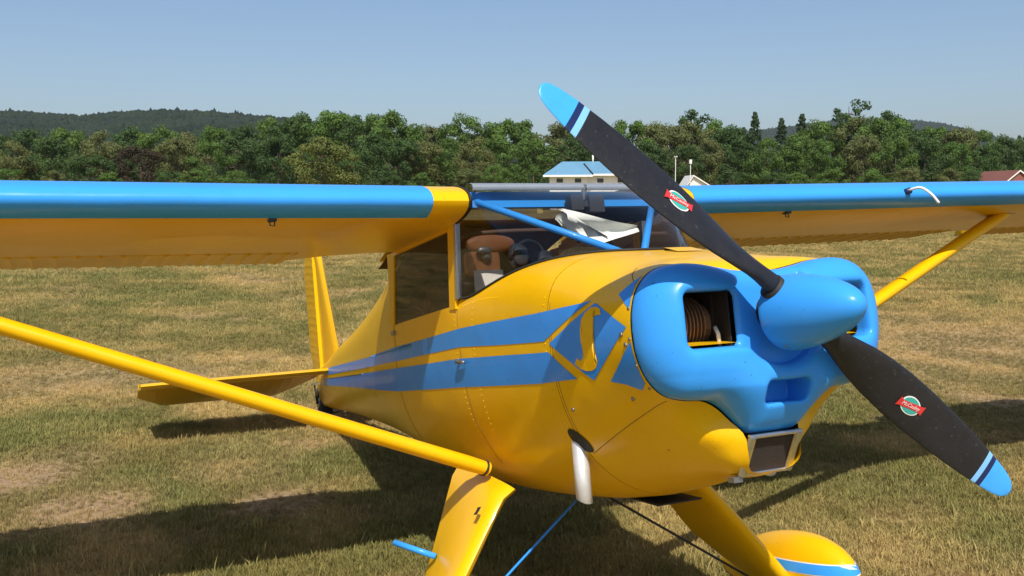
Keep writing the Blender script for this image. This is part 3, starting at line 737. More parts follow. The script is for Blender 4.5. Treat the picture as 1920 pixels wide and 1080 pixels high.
# ---- main gear
for s in (-1, 1):
    LEp = [(-1.215, .36, -.545), (-1.20, .42, -.575), (-1.145, .61, -.815), (-1.12, .80, -1.07), (-1.125, .87, -1.16)]
    TEp = [(-1.70, .38, -.470), (-1.68, .425, -.515), (-1.56, .61, -.865), (-1.40, .80, -1.095), (-1.36, .87, -1.18)]
    LEp = resample(LEp, 14); TEp = resample(TEp, 14); rows = []
    for a, b in zip(LEp, TEp):
        a = a*np.array([1, s, 1]); b = b*np.array([1, s, 1]); c = b-a
        nn = np.cross(c, (0, s*.62, -.78)); nn /= np.linalg.norm(nn)
        u = np.r_[0, .02, .06, .14, .28, .5, .75, 1.0]; hh = np.array([0, .014, .023, .027, .027, .022, .013, .002])
        rows.append([a+c*x+nn*h for x, h in zip(u, hh)]+[a+c*x-nn*h for x, h in zip(u[::-1][:-1], hh[::-1][:-1])])
    gl = mesh('gear_leg', *grid(rows, True, True, True), YEL, A, sharp=50)
    # wheel fairing: teardrop
    cx_, cy_, cz_ = -1.20, s*.915, 0
    zg = (-HZ-st*cx_)/ct
    wz = zg+.165
    L0, L1 = .30, -.60; rows = []; an = np.linspace(0, 2*np.pi, 40, endpoint=False)
    for t in np.linspace(0, 1, 36):
        xx = L0+(L1-L0)*(t**1.0); q_ = t
        prof_ = math.sqrt(max(0, 1-((q_-.36)/.36)**2)) if q_ < .36 else math.cos((q_-.36)/.64*math.pi/2)**.9
        hy = .120*min(1, prof_)+.002; hz_ = .235*min(1, prof_**.9)+.002
        cz2 = wz+.008-.03*q_
        pts = np.stack([np.full(40, xx), cy_+hy*np.sign(np.cos(an))*np.abs(np.cos(an))**.95, cz2+np.where(np.sin(an) > 0, hz_*.80, hz_*.78)*np.sign(np.sin(an))*np.abs(np.sin(an))], 1)
        pts[:, 2] = np.maximum(pts[:, 2], wz-.11)
        pts[:, 0] += cx_+.02
        rows.append(pts)
    wf = mesh('wheel_fairing', *grid(rows, True, True, True), YEL, A, sharp=45)
    # blue stripe with white edges round the fairing
    def band(name, z0, z1, m, lift):
        rr = []
        for r_ in rows[1:-2]:
            cen = r_.mean(0); out = []
            for side in (1, -1):
                half = r_[(np.cos(an)*side) >= 0]; o = np.argsort(half[:, 2]); half = half[o]
                out.append([[half[0, 0], np.interp(z, half[:, 2], half[:, 1])+side*lift, z] for z in np.linspace(z0, z1, 4)])
            rr.append(out)
        front = grid([r_[0] for r_ in rr]); back = grid([r_[1] for r_ in rr])
        nose = grid([[p_ for p_ in rr[0][0]], [[p_[0]+.024, cy_, p_[2]] for p_ in rr[0][0]], [p_ for p_ in rr[0][1]]])
        return mesh(name, *join(front, back, nose), m, wf)
    z_s = wz+.050
    band('stripe_edge', z_s-.004, z_s+.042, M_white, .0015); band('fairing_stripe', z_s, z_s+.038, BLU, .003)
    tw = mesh('main_wheel', *tube([(cx_, cy_-.07, wz), (cx_, cy_-.05, wz), (cx_, cy_+.05, wz), (cx_, cy_+.07, wz)], [.12, .16, .16, .12], 36), M_tyre, A, sharp=30)
    # bracing rods from the belly to the axle
    mesh('brace_rod', *tube([(-1.30, s*.02, -.60), (-1.20, s*.86, -1.17)], .005, 8), BLUS if s < 0 else M_dark, A)
    # foot step on the leg
    mesh('foot_step', *tube([(-1.47, s*.60, -.79), (-1.60, s*.72, -.735)], [.012, .012], 12), BLU, A)
    mesh('leg_scuff', *grid([[np.array([-1.20-.05*i/3+.008*math.sin(3*i+j), s*(.475+.012*j), -.612-.013*j-.003*i])+np.array([0, s*.030, .024]) for j in range(3)] for i in range(3)]), M_dark, gl) if s < 0 else None

# ---- cockpit furniture (parts of the airplane)
def pillow(x, y, z, hx, hy, hz_, n=16, p_=3.2, tilt=0.0):
    u = np.linspace(-math.pi/2, math.pi/2, n); v = np.linspace(0, 2*math.pi, 2*n, endpoint=False); rows = []
    f = lambda a: math.copysign(abs(a)**(2/p_), a)
    for a in u:
        rows.append([(x+hx*f(math.cos(a))*f(math.cos(b))+tilt*hz_*f(math.sin(a)), y+hy*f(math.cos(a))*f(math.sin(b)), z+hz_*f(math.sin(a))) for b in v])
    return grid(rows, True, True, True)
for s in (-1, 1):
    st_ = mesh('seat', *pillow(-1.72, s*.215, -.17, .24, .19, .07), M_tan, A)
    mesh('seat_back', *pillow(-1.95, s*.215, .06, .05, .18, .25, tilt=-.25), M_inter, st_)
    if s < 0: mesh('headrest', *pillow(-1.79, s*.125, .452, .022, .118, .040, p_=2.2), M_tan, st_)
pn_ = mesh('rear_shelf_panel', *pillow(-1.80, -.168, .368, .018, .083, .052, p_=7), M_tan, A)
mesh('panel_knob', *join(pillow(-1.772, -.155, .395, .02, .024, .024, p_=2), pillow(-1.76, -.170, .418, .018, .036, .018, p_=2.4)), M_steel, pn_)
mesh('instrument_panel', *grid([[(-1.02, y, -.25) for y in np.linspace(-.40, .40, 9)], [(-1.00, y, .20-.3*y*y) for y in np.linspace(-.40, .40, 9)], [(-.90, y, .245-.35*y*y) for y in np.linspace(-.38, .38, 9)], [(-.74, y, .258-.4*y*y) for y in np.linspace(-.2, .2, 9)]]), M_panel, A)
mesh('glare_shield', *grid([[(x, y, top_z(x, min(abs(y), yb(x)-.012 if yb(x) > .02 else 0))-.012) for y in np.linspace(-max(yb(x)-.012, .004), max(yb(x)-.012, .004), 9)] for x in np.linspace(-.70, -1.20, 12)]), M_panel, A)
for s in (-1, 1):
    mesh('control_stick', *join(tube([(-1.50, s*.2, -.35), (-1.46, s*.2, .0), (-1.47, s*.2, .10)], .012, 8), tube([(-1.47, s*.2, .05), (-1.472, s*.2, .16)], .02, 10)), M_panel, A)
mesh('compass_mount', *join(box(-1.24, -1.19, -.028, .026, .495, .556), box(-1.24, -1.20, .058, .126, .488, .556), box(-1.235, -1.21, .026, .060, .51, .535), tube([(-1.22, .042, .535), (-1.235, .062, .60)], .012, 8)), M_panel, A, smooth=False)
mesh('cabin_bow', *tube(catmull([(-1.60, -.40, .30), (-1.60, -.36, .44), (-1.60, -.20, .475), (-1.60, .2, .475), (-1.60, .36, .44), (-1.60, .40, .30)], 6), .009, 8), M_inter, A)

# ---- loose things in the cockpit (things of their own)
def place(name, V, F, m, label, cat, smooth=True):
    V = np.array([toworld(p) for p in np.asarray(V, float)]); c = V.mean(0); c[2] = V[:, 2].min()
    o = mesh(name, V-c, F, m, None, smooth, off=False); o.location = c; return tag(o, label, cat)
rows = []
for i, t in enumerate(np.linspace(0, 1, 13)):         # folded white sun cap / cloth hanging behind the windscreen
    a0 = np.array([-1.10, -.125, .478])*(1-t)+np.array([-1.10, .205, .412])*t
    dep = np.interp(t, [0, .12, .5, 1], [.030, .075, .105, .020])
    rows.append([a0+np.array([.02*math.sin(j*.9+t*3), .01*math.sin(j), -dep*j/6+.006*math.cos(j*1.7+t*5)]) for j in range(7)])
V1, F1 = grid(rows); V2 = V1+np.array([-.018, 0, 0]); fold = (np.vstack([V1, V2]), F1+[tuple(i+len(V1) for i in f[::-1]) for f in F1])
flap_ = grid([[np.array([-1.085, -.128, .475])+np.array([.0, .02*k, -.012*k*k*.35]) for k in range(6)], [np.array([-1.06, -.122, .455])+np.array([.012*k*.4, .030*k, -.018*k]) for k in range(6)], [np.array([-1.07, -.115, .44])+np.array([.0, .033*k, -.0155*k-.005]) for k in range(6)]])
place('folded_cloth', *join(fold, flap_), M_cloth, 'folded white cloth hanging behind the windscreen under the compass mount', 'cloth')
place('paper_sheet', *grid([[(-1.755+.01*math.sin(3*a+b), -.232+.145*a, .20+.132*b) for a in np.linspace(0, 1, 6)] for b in np.linspace(0, 1, 5)]), M_paper, 'white sheet of paper propped inside the cabin below the tan panel', 'paper')
cup = []
for s in (0,):
    cup.append(pillow(-1.72, -.03, .385, .024, .045, .056, p_=2.4)); cup.append(pillow(-1.695, -.025, .385, .012, .036, .045, p_=2.4))
cup.append(tube(catmull([(-1.72, -.03, .43), (-1.74, .03, .455), (-1.75, .09, .44), (-1.74, .115, .39)], 6), .007, 8)); cup.append(pillow(-1.74, .115, .36, .02, .04, .05, p_=2.4))
place('headset', *join(*cup), M_panel, 'black pilot headset seen through the windscreen above the dark glare shield', 'headset')

# ================================================================== THE PLACE
OFF = None
# ---- value noise for placing and colouring
_tab = rng.random((256, 256))
def vnoise(x, y):
    x = np.asarray(x, float); y = np.asarray(y, float)
    i = np.floor(x).astype(int); j = np.floor(y).astype(int); u = x-i; v = y-j; u = u*u*(3-2*u); v = v*v*(3-2*v)
    g = lambda a, b: _tab[a & 255, b & 255]
    return (g(i, j)*(1-u)+g(i+1, j)*u)*(1-v)+(g(i, j+1)*(1-u)+g(i+1, j+1)*u)*v
def fbm(x, y, o=4):
    r = 0; a = .5
    for k in range(o): r = r+a*vnoise(x*2**k+17.3*k, y*2**k+5.1*k); a *= .5
    return r/(1-.5**o)
# green and bare patches of the field, seen in the photograph
GREEN = [((270, 925), .55, .9), ((60, 850), .5, .8), ((470, 835), .5, .8), ((250, 560), 2.2, .6), ((100, 520), 3., .5), ((640, 560), 1.5, .4), ((80, 800), .7, .7), ((560, 870), .5, .6), ((1450, 1000), .5, .3), ((1740, 700), .6, .3), ((380, 600), 2., .45), ((820, 970), .8, .5), ((1090, 1030), .5, .3)]
BARE = [((40, 890), .45, .9), ((170, 950), .45, .9), ((330, 700), .8, .55), ((520, 940), .35, .8), ((150, 700), 1.2, .6), ((1750, 690), 1.5, .5), ((1850, 640), 2.2, .6), ((1700, 600), 1.4, .5), ((420, 880), .4, .5), ((130, 860), .35, .6), ((640, 780), .5, .5), ((20, 990), .3, .6), ((1880, 830), .6, .4)]
def masks(x, y):
    g = np.clip((fbm(x*.33+3, y*.33+9, 4)-.47)*3.6, 0, 1)*.6+np.clip((fbm(x*1.3+31, y*1.3+2, 4)-.50)*4, 0, 1)*.5; g = np.clip(g, 0, .95); b = np.clip((fbm(x*.55+40, y*.55+21, 4)-.55)*4.5, 0, 1)*.8+np.clip((fbm(x*2.3+11, y*2.3+77, 3)-.60)*5, 0, 1)*.6; b = np.clip(b, 0, .95)
    far = np.clip(1-np.hypot(x-CAM[0], y-CAM[1])/60, .35, 1); g = g*far; b = b*far
    for L_, out in ((GREEN, 0), (BARE, 1)):
        for (p, r_, a) in L_:
            c = at_ground(*p); d = np.hypot(x-c[0], y-c[1])/(r_*(.7+.6*fbm(x*2.1, y*2.1, 3)))
            k = a*np.clip(1.5-d, 0, 1)
            if out == 0: g = np.maximum(g, k)
            else: b = np.maximum(b, k)
    g = g*(1-.7*b); return g, b
C_DRY = np.array([.50, .365, .145]); C_GRN = np.array([.185, .20, .06]); C_SOIL = np.array([.42, .28, .18]); C_DRY2 = np.array([.25, .21, .07])
def gcol(x, y, soil=1.0):
    g, b = masks(x, y); n = np.clip((fbm(x*1.7, y*1.7, 4)-.5)*3.4+.5, 0, 1)[:, None]
    c = C_DRY*n+C_DRY2*(1-n); c = c*(1-g[:, None])+C_GRN*g[:, None]; c = c*(1-soil*b[:, None])+C_SOIL*(soil*b[:, None]); return c, g, b
def colattr(me, name, c):
    at = me.color_attributes.new(name, 'FLOAT_COLOR', 'POINT'); at.data.foreach_set('color', np.c_[c, np.ones(len(c))].astype(np.float32).ravel())

# ---- ground: one sheet out to the horizon
m_gr, t, p = mat('field_ground')
ca = t.new('ShaderNodeVertexColor', layer_name='col').outputs[0]
pos = t.new('ShaderNodeNewGeometry').outputs['Position']
n1 = t.noise(pos, 1.1, 8, .7); n2 = t.noise(pos, 38, 5, .7); n3 = t.noise(pos, .12, 4)
c = t.mix(.8, ca, t.ramp(n1, [(.3, (.35, .35, .32)), (.5, (.5, .5, .5)), (.72, (.66, .63, .58))]), 'OVERLAY')
c = t.mix(.6, c, t.ramp(n2, [(.3, (.28, .28, .27)), (.7, (.68, .67, .65))]), 'OVERLAY')
c = t.mix(.35, c, t.ramp(n3, [(.35, (.40, .45, .35)), (.65, (.6, .55, .5))]), 'OVERLAY')
t.link(c, p.inputs['Base Color']); setp(p, Roughness=.95, Specular_IOR_Level=.15)
t.link(t.bump(n2, .8, .05), p.inputs['Normal'])
def gl_axis(c, near, n_near, far, n_far):
    a = np.linspace(-near, near, n_near); g = near*(far/near)**np.linspace(0, 1, n_far)[1:]
    return np.r_[c-g[::-1], c+a, c+g]
gx = gl_axis(-8, 16, 260, 4500, 34); gy = gl_axis(1, 13, 220, 4500, 34)
X, Y = np.meshgrid(gx, gy, indexing='ij'); Z = (fbm(X*.5, Y*.5, 3)-.5)*.03*np.exp(-((X+8)**2+(Y-1)**2)/900)
Z = Z-.012
V = np.stack([X.ravel(), Y.ravel(), Z.ravel()], 1); nx, ny = X.shape
I = np.arange(nx*ny).reshape(nx, ny); F = np.stack([I[:-1, :-1], I[1:, :-1], I[1:, 1:], I[:-1, 1:]], -1).reshape(-1, 4)
gnd = mesh('ground', V, F, m_gr); gnd['kind'] = 'structure'
gc, _, _ = gcol(V[:, 0], V[:, 1]); colattr(gnd.data, 'col', gc)

# ---- grass: tufts of blades instanced on points (nobody could count them)
m_bl, t, p = mat('grass_blades')
ai = t.new('ShaderNodeAttribute', attribute_type='INSTANCER', attribute_name='col').outputs[0]
rnd = t.new('ShaderNodeObjectInfo').outputs['Random']
c = t.mix(.55, ai, t.ramp(rnd, [(0, (.36, .38, .32)), (.5, (.5, .5, .5)), (1, (.66, .63, .57))]), 'OVERLAY')
t.link(c, p.inputs['Base Color']); setp(p, Roughness=.75, Specular_IOR_Level=.2, Subsurface_Weight=0.0)
tr = t.new('ShaderNodeBsdfTranslucent'); t.link(c, tr.inputs[0]); mx = t.new('ShaderNodeMixShader'); mx.inputs[0].default_value = .25
t.link(p.outputs[0], mx.inputs[1]); t.link(tr.outputs[0], mx.inputs[2]); t.link(mx.outputs[0], t.n['Material Output'].inputs[0])
tufts = bpy.data.collections.new('tuft_shapes')
for k in range(5):
    V = []; F = []
    for b_ in range(16):
        a = random.random()*6.283; r0 = .032*math.sqrt(random.random()); h = random.uniform(.022, .058)*(1.25 if k == 4 else 1); w_ = random.uniform(.0014, .0030); ln = random.uniform(.15, 1.1)*h
        bx_, by_ = r0*math.cos(a), r0*math.sin(a); d = random.random()*6.283; dx, dy = math.cos(d), math.sin(d); i = len(V)
        V += [(bx_-dy*w_, by_+dx*w_, -.006), (bx_+dy*w_, by_-dx*w_, -.006), (bx_+dx*ln*.35-dy*w_*.8, by_+dy*ln*.35+dx*w_*.8, h*.62), (bx_+dx*ln*.35+dy*w_*.8, by_+dy*ln*.35-dx*w_*.8, h*.62), (bx_+dx*ln, by_+dy*ln, h)]
        F += [(i, i+1, i+3, i+2), (i+2, i+3, i+4)]
    me = bpy.data.meshes.new('tuft'); me.from_pydata(V, [], F); me.materials.append(m_bl); tufts.objects.link(bpy.data.objects.new('tuft', me))
N0 = 2300000
# denser near the camera: sample depth and pixel column, keep what falls on the field
u = rng.random(N0); D = 3.6*(46/3.6)**u; px = rng.uniform(-1000, 2950, N0)
d0 = FW[:2]/np.linalg.norm(FW[:2]); r0 = RT[:2]/np.linalg.norm(RT[:2])
P2 = CAM[:2]+D[:, None]*d0+(D*(px-960)/FPX)[:, None]*r0
keep = rng.random(N0) < np.clip((D/9.0)**.35, .35, 1)*.30*np.where((px > -260) & (px < 2180), 1, .6)*np.clip((px+1000)/500, 0, 1)*np.clip((2950-px)/500, 0, 1)
P2 = P2[keep]; D = D[keep]
cc, g_, b_ = gcol(P2[:, 0], P2[:, 1], .35)
kp = rng.random(len(P2)) > b_*.85; P2 = P2[kp]; cc = cc[kp]; g_ = g_[kp]; b_ = b_[kp]; D = D[kp]
sc_ = np.where(rng.random(len(P2)) < .005, 1.9, 1)*(.36+.46*rng.random(len(P2)))*(1+.35*g_-.4*b_)*np.clip(D/9, 1, 2.6)**.75
zz = (fbm(P2[:, 0]*.5, P2[:, 1]*.5, 3)-.5)*.03*np.exp(-((P2[:, 0]+8)**2+(P2[:, 1]-1)**2)/900)-.012
me = bpy.data.meshes.new('grass'); me.from_pydata(np.c_[P2, zz].tolist(), [], [])
colattr(me, 'col', np.clip(cc*rng.uniform(.8, 1.25, (len(cc), 1)), 0, 1))
at_ = me.attributes.new('size', 'FLOAT', 'POINT'); at_.data.foreach_set('value', sc_.astype(np.float32))
me.materials.append(m_bl)
grass = bpy.data.objects.new('grass', me); COL.objects.link(grass); tag(grass, 'short dry grass covering the airfield around the airplane', 'grass', kind='stuff')
ng = bpy.data.node_groups.new('grass_scatter', 'GeometryNodeTree')
ng.interface.new_socket('Geometry', in_out='INPUT', socket_type='NodeSocketGeometry'); ng.interface.new_socket('Geometry', in_out='OUTPUT', socket_type='NodeSocketGeometry')
n = ng.nodes; gi = n.new('NodeGroupInput'); go = n.new('NodeGroupOutput'); ip = n.new('GeometryNodeInstanceOnPoints'); ci = n.new('GeometryNodeCollectionInfo')
ci.inputs['Collection'].default_value = tufts; ci.inputs['Separate Children'].default_value = True
ip.inputs['Pick Instance'].default_value = True
rv_ = n.new('FunctionNodeRandomValue'); rv_.data_type = 'FLOAT_VECTOR'; rv_.inputs[0].default_value = (-.12, -.12, 0); rv_.inputs[1].default_value = (.12, .12, 6.283)
an_ = n.new('GeometryNodeInputNamedAttribute'); an_.data_type = 'FLOAT'; an_.inputs[0].default_value = 'size'
l = ng.links; l.new(gi.outputs[0], ip.inputs['Points']); l.new(ci.outputs[0], ip.inputs['Instance']); l.new(rv_.outputs[0], ip.inputs['Rotation']); l.new(an_.outputs[0], ip.inputs['Scale']); l.new(ip.outputs[0], go.inputs[0])
md = grass.modifiers.new('scatter', 'NODES'); md.node_group = ng

# ---- trees
def leafmat(name, c0, c1, c2):
    m, t, p = mat(name)
    oi = t.new('ShaderNodeObjectInfo'); tc = t.new('ShaderNodeTexCoord').outputs['Object']
    c = t.ramp(t.noise(tc, .55, 3), [(.3, c0), (.52, c1), (.75, c2)])
    c = t.mix(.5, c, t.ramp(t.noise(tc, 5, 2), [(.3, (.3, .3, .3)), (.7, (.7, .7, .7))]), 'OVERLAY')
    c = t.mix(.55, c, t.ramp(oi.outputs['Random'], [(0, (.36, .42, .34)), (.35, (.5, .5, .5)), (.7, (.54, .53, .46)), (1, (.60, .64, .52))]), 'OVERLAY')
    t.link(c, p.inputs['Base Color']); setp(p, Roughness=.65, Specular_IOR_Level=.25)
    tr = t.new('ShaderNodeBsdfTranslucent'); t.link(c, tr.inputs[0]); mx = t.new('ShaderNodeMixShader'); mx.inputs[0].default_value = .3
    t.link(p.outputs[0], mx.inputs[1]); t.link(tr.outputs[0], mx.inputs[2]); t.link(mx.outputs[0], t.n['Material Output'].inputs[0]); return m
L_dark = leafmat('leaf_dark_green', (0.034, 0.066, 0.021), (0.066, 0.113, 0.031), (0.115, 0.155, 0.040))
L_mid = leafmat('leaf_mid_green', (0.053, 0.102, 0.024), (0.100, 0.168, 0.033), (0.163, 0.218, 0.047))
L_olive = leafmat('leaf_olive', (0.086, 0.100, 0.037), (0.138, 0.155, 0.051), (0.190, 0.182, 0.061))
L_gold = leafmat('leaf_yellow_green', (.10, .13, .035), (.16, .18, .045), (.24, .17, .06))
L_spru = leafmat('leaf_spruce', (0.024, 0.047, 0.021), (0.046, 0.079, 0.031), (0.077, 0.113, 0.040))
L_rust = leafmat('leaf_rust', (.035, .030, .018), (.055, .042, .025), (.07, .06, .032))
M_bark = simple('bark', (.10, .075, .055), .9, scale=3)
def crown_mesh(kind, seed, m):
    """unit tree: height 1, crown width about 1 (scaled per tree)"""
    g = np.random.default_rng(seed); C = []; S = []
    if kind == 'broad':
        n = 46
        for k in range(n):
            a = g.random()*6.283; zc = g.random()**.8; rr = math.sqrt(max(0, 1-(2*zc-.85)**2/1.35))*math.sqrt(g.random())*.40
            C.append((rr*math.cos(a), rr*math.sin(a), .20+.70*zc)); S.append(g.uniform(.07, .135)*(1.1-.35*zc))
        per = 230
    elif kind == 'sparse':
        n = 26
        for k in range(n):
            a = g.random()*6.283; zc = g.random(); rr = .34*math.sqrt(g.random())*(1-.5*zc)
            C.append((rr*math.cos(a), rr*math.sin(a), .35+.60*zc)); S.append(g.uniform(.04, .075))
        per = 80
    else:
        n = 60
        for k in range(n):
            zc = (k+g.random()*.8)/n; a = k*2.4+g.random()*.5; rr = .36*(1-zc)**.85*(.55+.5*g.random())
            C.append((rr*math.cos(a), rr*math.sin(a), .10+.88*zc-.03)); S.append(.035+.075*(1-zc))
        per = 95
    C = np.array(C); S = np.array(S)
    c = np.repeat(C, per, 0); s = np.repeat(S, per)
    d = g.normal(size=(len(c), 3)); d /= np.linalg.norm(d, axis=1)[:, None]; rad = g.random(len(c))**.45
    fl = np.array([1.15, 1.15, .75]) if kind != 'spruce' else np.array([1.25, 1.25, .45])
    P = c+d*(rad*s)[:, None]*fl
    nrm = d+g.normal(size=d.shape)*.55+np.array([0, 0, .25]); nrm /= np.linalg.norm(nrm, axis=1)[:, None]
    t1 = np.cross(nrm, g.normal(size=d.shape)); t1 /= np.linalg.norm(t1, axis=1)[:, None]; t2 = np.cross(nrm, t1)
    sz = g.uniform(.008, .0165, len(c))[:, None]*(1.0 if kind == 'broad' else 1.1)
    q = np.stack([P+t1*sz, P+t2*sz*.7, P-t1*sz, P-t2*sz*.7], 1)
    me = bpy.data.meshes.new('crown'); me.from_pydata(q.reshape(-1, 3).tolist(), [], np.arange(len(c)*4).reshape(-1, 4).tolist()); me.materials.append(m)
    # trunk and limbs
    parts = [tube([(0, 0, -.02), (.006, 0, .2), (-.005, .006, .5), (0, 0, .88 if kind != 'broad' else .72)], [.022, .017, .011, .003], 7)]
    for i in g.choice(len(C), 14, replace=False):
        z0 = max(.12, C[i, 2]-.18*g.random()-.05); parts.append(tube([(0, 0, z0), (C[i]*np.array([.5, .5, 1])+np.array([0, 0, -.02])+np.array([0, 0, z0])-np.array([0, 0, C[i, 2]]))*1.0*np.array([1, 1, 1]), C[i]], [.008, .005, .002], 5))
    tv, tf = join(*parts); tm = bpy.data.meshes.new('trunk'); tm.from_pydata(tv.tolist(), [], tf); tm.materials.append(M_bark)
    return me, tm
KIND = {}
for key, kind, m, nv in (('dark', 'broad', L_dark, 3), ('mid', 'broad', L_mid, 3), ('olive', 'broad', L_olive, 2), ('gold', 'broad', L_gold, 1), ('rust', 'broad', L_rust, 1), ('spruce', 'spruce', L_spru, 2), ('sparse', 'sparse', L_dark, 2), ('bright', 'broad', L_mid, 2)):
    KIND[key] = [crown_mesh(kind, hash(key) % 1000*0+len(key)*31+v*7+ord(key[0]), m) for v in range(nv)]
NAME = {'dark': 'broadleaf_tree', 'mid': 'broadleaf_tree', 'bright': 'broadleaf_tree', 'olive': 'broadleaf_tree', 'gold': 'maple_tree', 'rust': 'maple_tree', 'spruce': 'spruce_tree', 'sparse': 'birch_tree', 'shrub': 'shrub'}
LAB = {'dark': ('dark green leafy tree in the tree line behind the airfield', 'dark trees of the tree line'),
 'mid': ('mid green leafy tree in the tree line behind the airfield', 'mid green trees of the tree line'),
 'bright': ('mid green leafy tree in the tree line behind the airfield', 'mid green trees of the tree line'),
 'olive': ('dull olive leafy tree in the tree line behind the airfield', 'olive trees of the tree line'),
 'spruce': ('dark pointed spruce rising from the tree line behind the airfield', 'spruces of the tree line'),
 'sparse': ('thin airy tree with sparse crown rising above the tree line', 'sparse trees above the tree line')}
MARKS = [(168, 'the low grey-green tree'), (262, 'the reddish-brown tree'), (603, 'the yellow-green maple'), (1105, 'the blue-roofed house'), (1318, 'the white shed'), (1416, 'the tall spruces'), (1592, 'the tall airy tree'), (1915, 'the red barn')]
def whereis(px):
    near = min(MARKS, key=lambda m_: abs(m_[0]-px))
    if abs(near[0]-px) < 45: return 'behind '+near[1]
    lo_ = [m_ for m_ in MARKS if m_[0] < px]; hi_ = [m_ for m_ in MARKS if m_[0] > px]
    if lo_ and hi_: return 'between '+lo_[-1][1]+' and '+hi_[0][1]
    return 'beyond '+near[1]
COLN = {'dark': 'dark green', 'mid': 'mid green', 'bright': 'mid green', 'olive': 'dull olive'}
def tree(px, ytop, D, kind, wid=None, label=None, group=None, name=None):
    top = at_depth(px, ytop, D); h = top[2]*(1.0 if kind == 'spruce' else 1.10)
    wid = wid or h*random.uniform(.75, .95)*(.62 if kind == 'spruce' else 1)
    cm, tm = random.choice(KIND[kind]); o = empty(name or NAME[kind], (top[0], top[1], -.05), (0, 0, random.random()*6.283))
    lb, gr = LAB.get(kind, (None, None))
    if kind in COLN and name is None: lb = '%s %s tree %s' % (COLN[kind], 'front-row' if D < 130 else 'back-row', whereis(px))
    if name == 'shrub': label = '%s low shrub growing %s' % (COLN[kind], whereis(px))
    tag(o, label or lb, 'shrub' if (name == 'shrub') else 'tree', group if group or label else gr)
    for nm, me in (('crown', cm), ('trunk', tm)):
        c = bpy.data.objects.new(nm, me); COL.objects.link(c); c.parent = o; c.scale = (wid, wid, h+.05)
    return o
SKYL = [(-140, 238, 150, 'dark'), (-70, 245, 140, 'mid'), (0, 240, 150, 'dark'), (55, 232, 165, 'dark'), (120, 229, 150, 'mid'), (185, 236, 140, 'olive'), (245, 229, 160, 'dark'), (300, 228, 150, 'mid'), (350, 238, 140, 'olive'),
 (400, 226, 150, 'mid'), (455, 224, 150, 'dark'), (510, 221, 155, 'mid'), (565, 217, 150, 'dark'), (622, 212, 150, 'mid'), (655, 226, 160, 'olive'), (682, 214, 145, 'dark'), (728, 212, 140, 'mid'), (765, 240, 150, 'dark'), (805, 240, 155, 'olive'), (865, 221, 140, 'mid'), (905, 245, 150, 'dark'), (945, 228, 140, 'mid'), (985, 232, 150, 'bright'), (1050, 236, 138, 'olive'), (1095, 230, 150, 'dark'), (1135, 240, 140, 'mid'), (1180, 229, 142, 'bright'), (1232, 236, 150, 'olive'), (1262, 238, 138, 'olive'), (1297, 206, 150, 'sparse'), (1300, 234, 142, 'olive'), (1340, 230, 150, 'mid'), (1375, 240, 140, 'dark'), (1416, 202, 142, 'spruce'), (1395, 232, 150, 'spruce'), (1466, 214, 150, 'spruce'), (1504, 206, 146, 'spruce'), (1530, 232, 142, 'mid'), (1565, 232, 150, 'bright'), (1592, 193, 148, 'sparse'), (1605, 224, 140, 'olive'), (1645, 226, 138, 'mid'), (1665, 206, 150, 'sparse'), (1692, 220, 152, 'sparse'), (1672, 226, 145, 'bright'), (1712, 236, 140, 'dark'), (1755, 240, 145, 'bright'), (1800, 244, 140, 'olive'), (1845, 248, 150, 'mid'), (1885, 258, 140, 'dark'), (1912, 248, 150, 'spruce'), (1950, 252, 145, 'mid'), (2010, 250, 150, 'dark'), (2080, 246, 150, 'olive')]
for a in SKYL: tree(a[0], a[1]+(14 if a[0] < 480 else 6 if a[0] < 560 else 0), *a[2:])
FRONT = [(-60, 275, 124, 'mid'), (25, 268, 126, 'olive'), (95, 262, 128, 'dark'), (200, 270, 122, 'olive'), (235, 292, 118, 'dark'), (330, 262, 124, 'olive'), (395, 268, 118, 'bright'), (440, 255, 126, 'dark'), (520, 258, 120, 'dark'), (700, 252, 124, 'dark'), (745, 258, 118, 'dark'), (800, 268, 122, 'olive'), (840, 262, 124, 'mid'), (890, 262, 120, 'olive'), (930, 262, 124, 'bright'), (1000, 262, 126, 'mid'), (1075, 262, 128, 'dark'), (1210, 268, 126, 'dark'), (1330, 262, 124, 'olive'), (1290, 275, 122, 'dark'), (1385, 262, 124, 'dark'), (1440, 262, 120, 'mid'), (1490, 258, 122, 'bright'), (1540, 266, 118, 'bright'), (1620, 258, 122, 'olive'), (1680, 262, 118, 'bright'), (1735, 262, 120, 'dark'), (1790, 268, 122, 'mid'), (1845, 275, 124, 'dark'), (1970, 275, 122, 'mid')]
for a in FRONT: tree(*a)
tree(603, 262, 112, 'gold', 10.5, 'yellow-green bushy maple turning orange at the front of the tree line')
tree(262, 272, 114, 'rust', 8, 'dark reddish-brown leafy tree at the front of the tree line')
tree(168, 288, 112, 'dark', 7, 'low round grey-green tree standing forward of the tree line', name='broadleaf_tree')
for px_, y_ in ((20, 318), (110, 322), (205, 326), (310, 320), (360, 322), (455, 322), (720, 322), (790, 326), (880, 318), (940, 312), (1375, 318), (1450, 322), (1500, 328), (1560, 320), (1640, 322), (1700, 316), (1780, 318), (1830, 322)):
    tree(px_+random.uniform(-8, 8), y_, random.uniform(104, 110), random.choice(['mid', 'olive', 'dark', 'bright']), random.uniform(4, 6), 'low leafy shrub along the foot of the tree line', 'shrubs at the foot of the tree line', 'shrub')

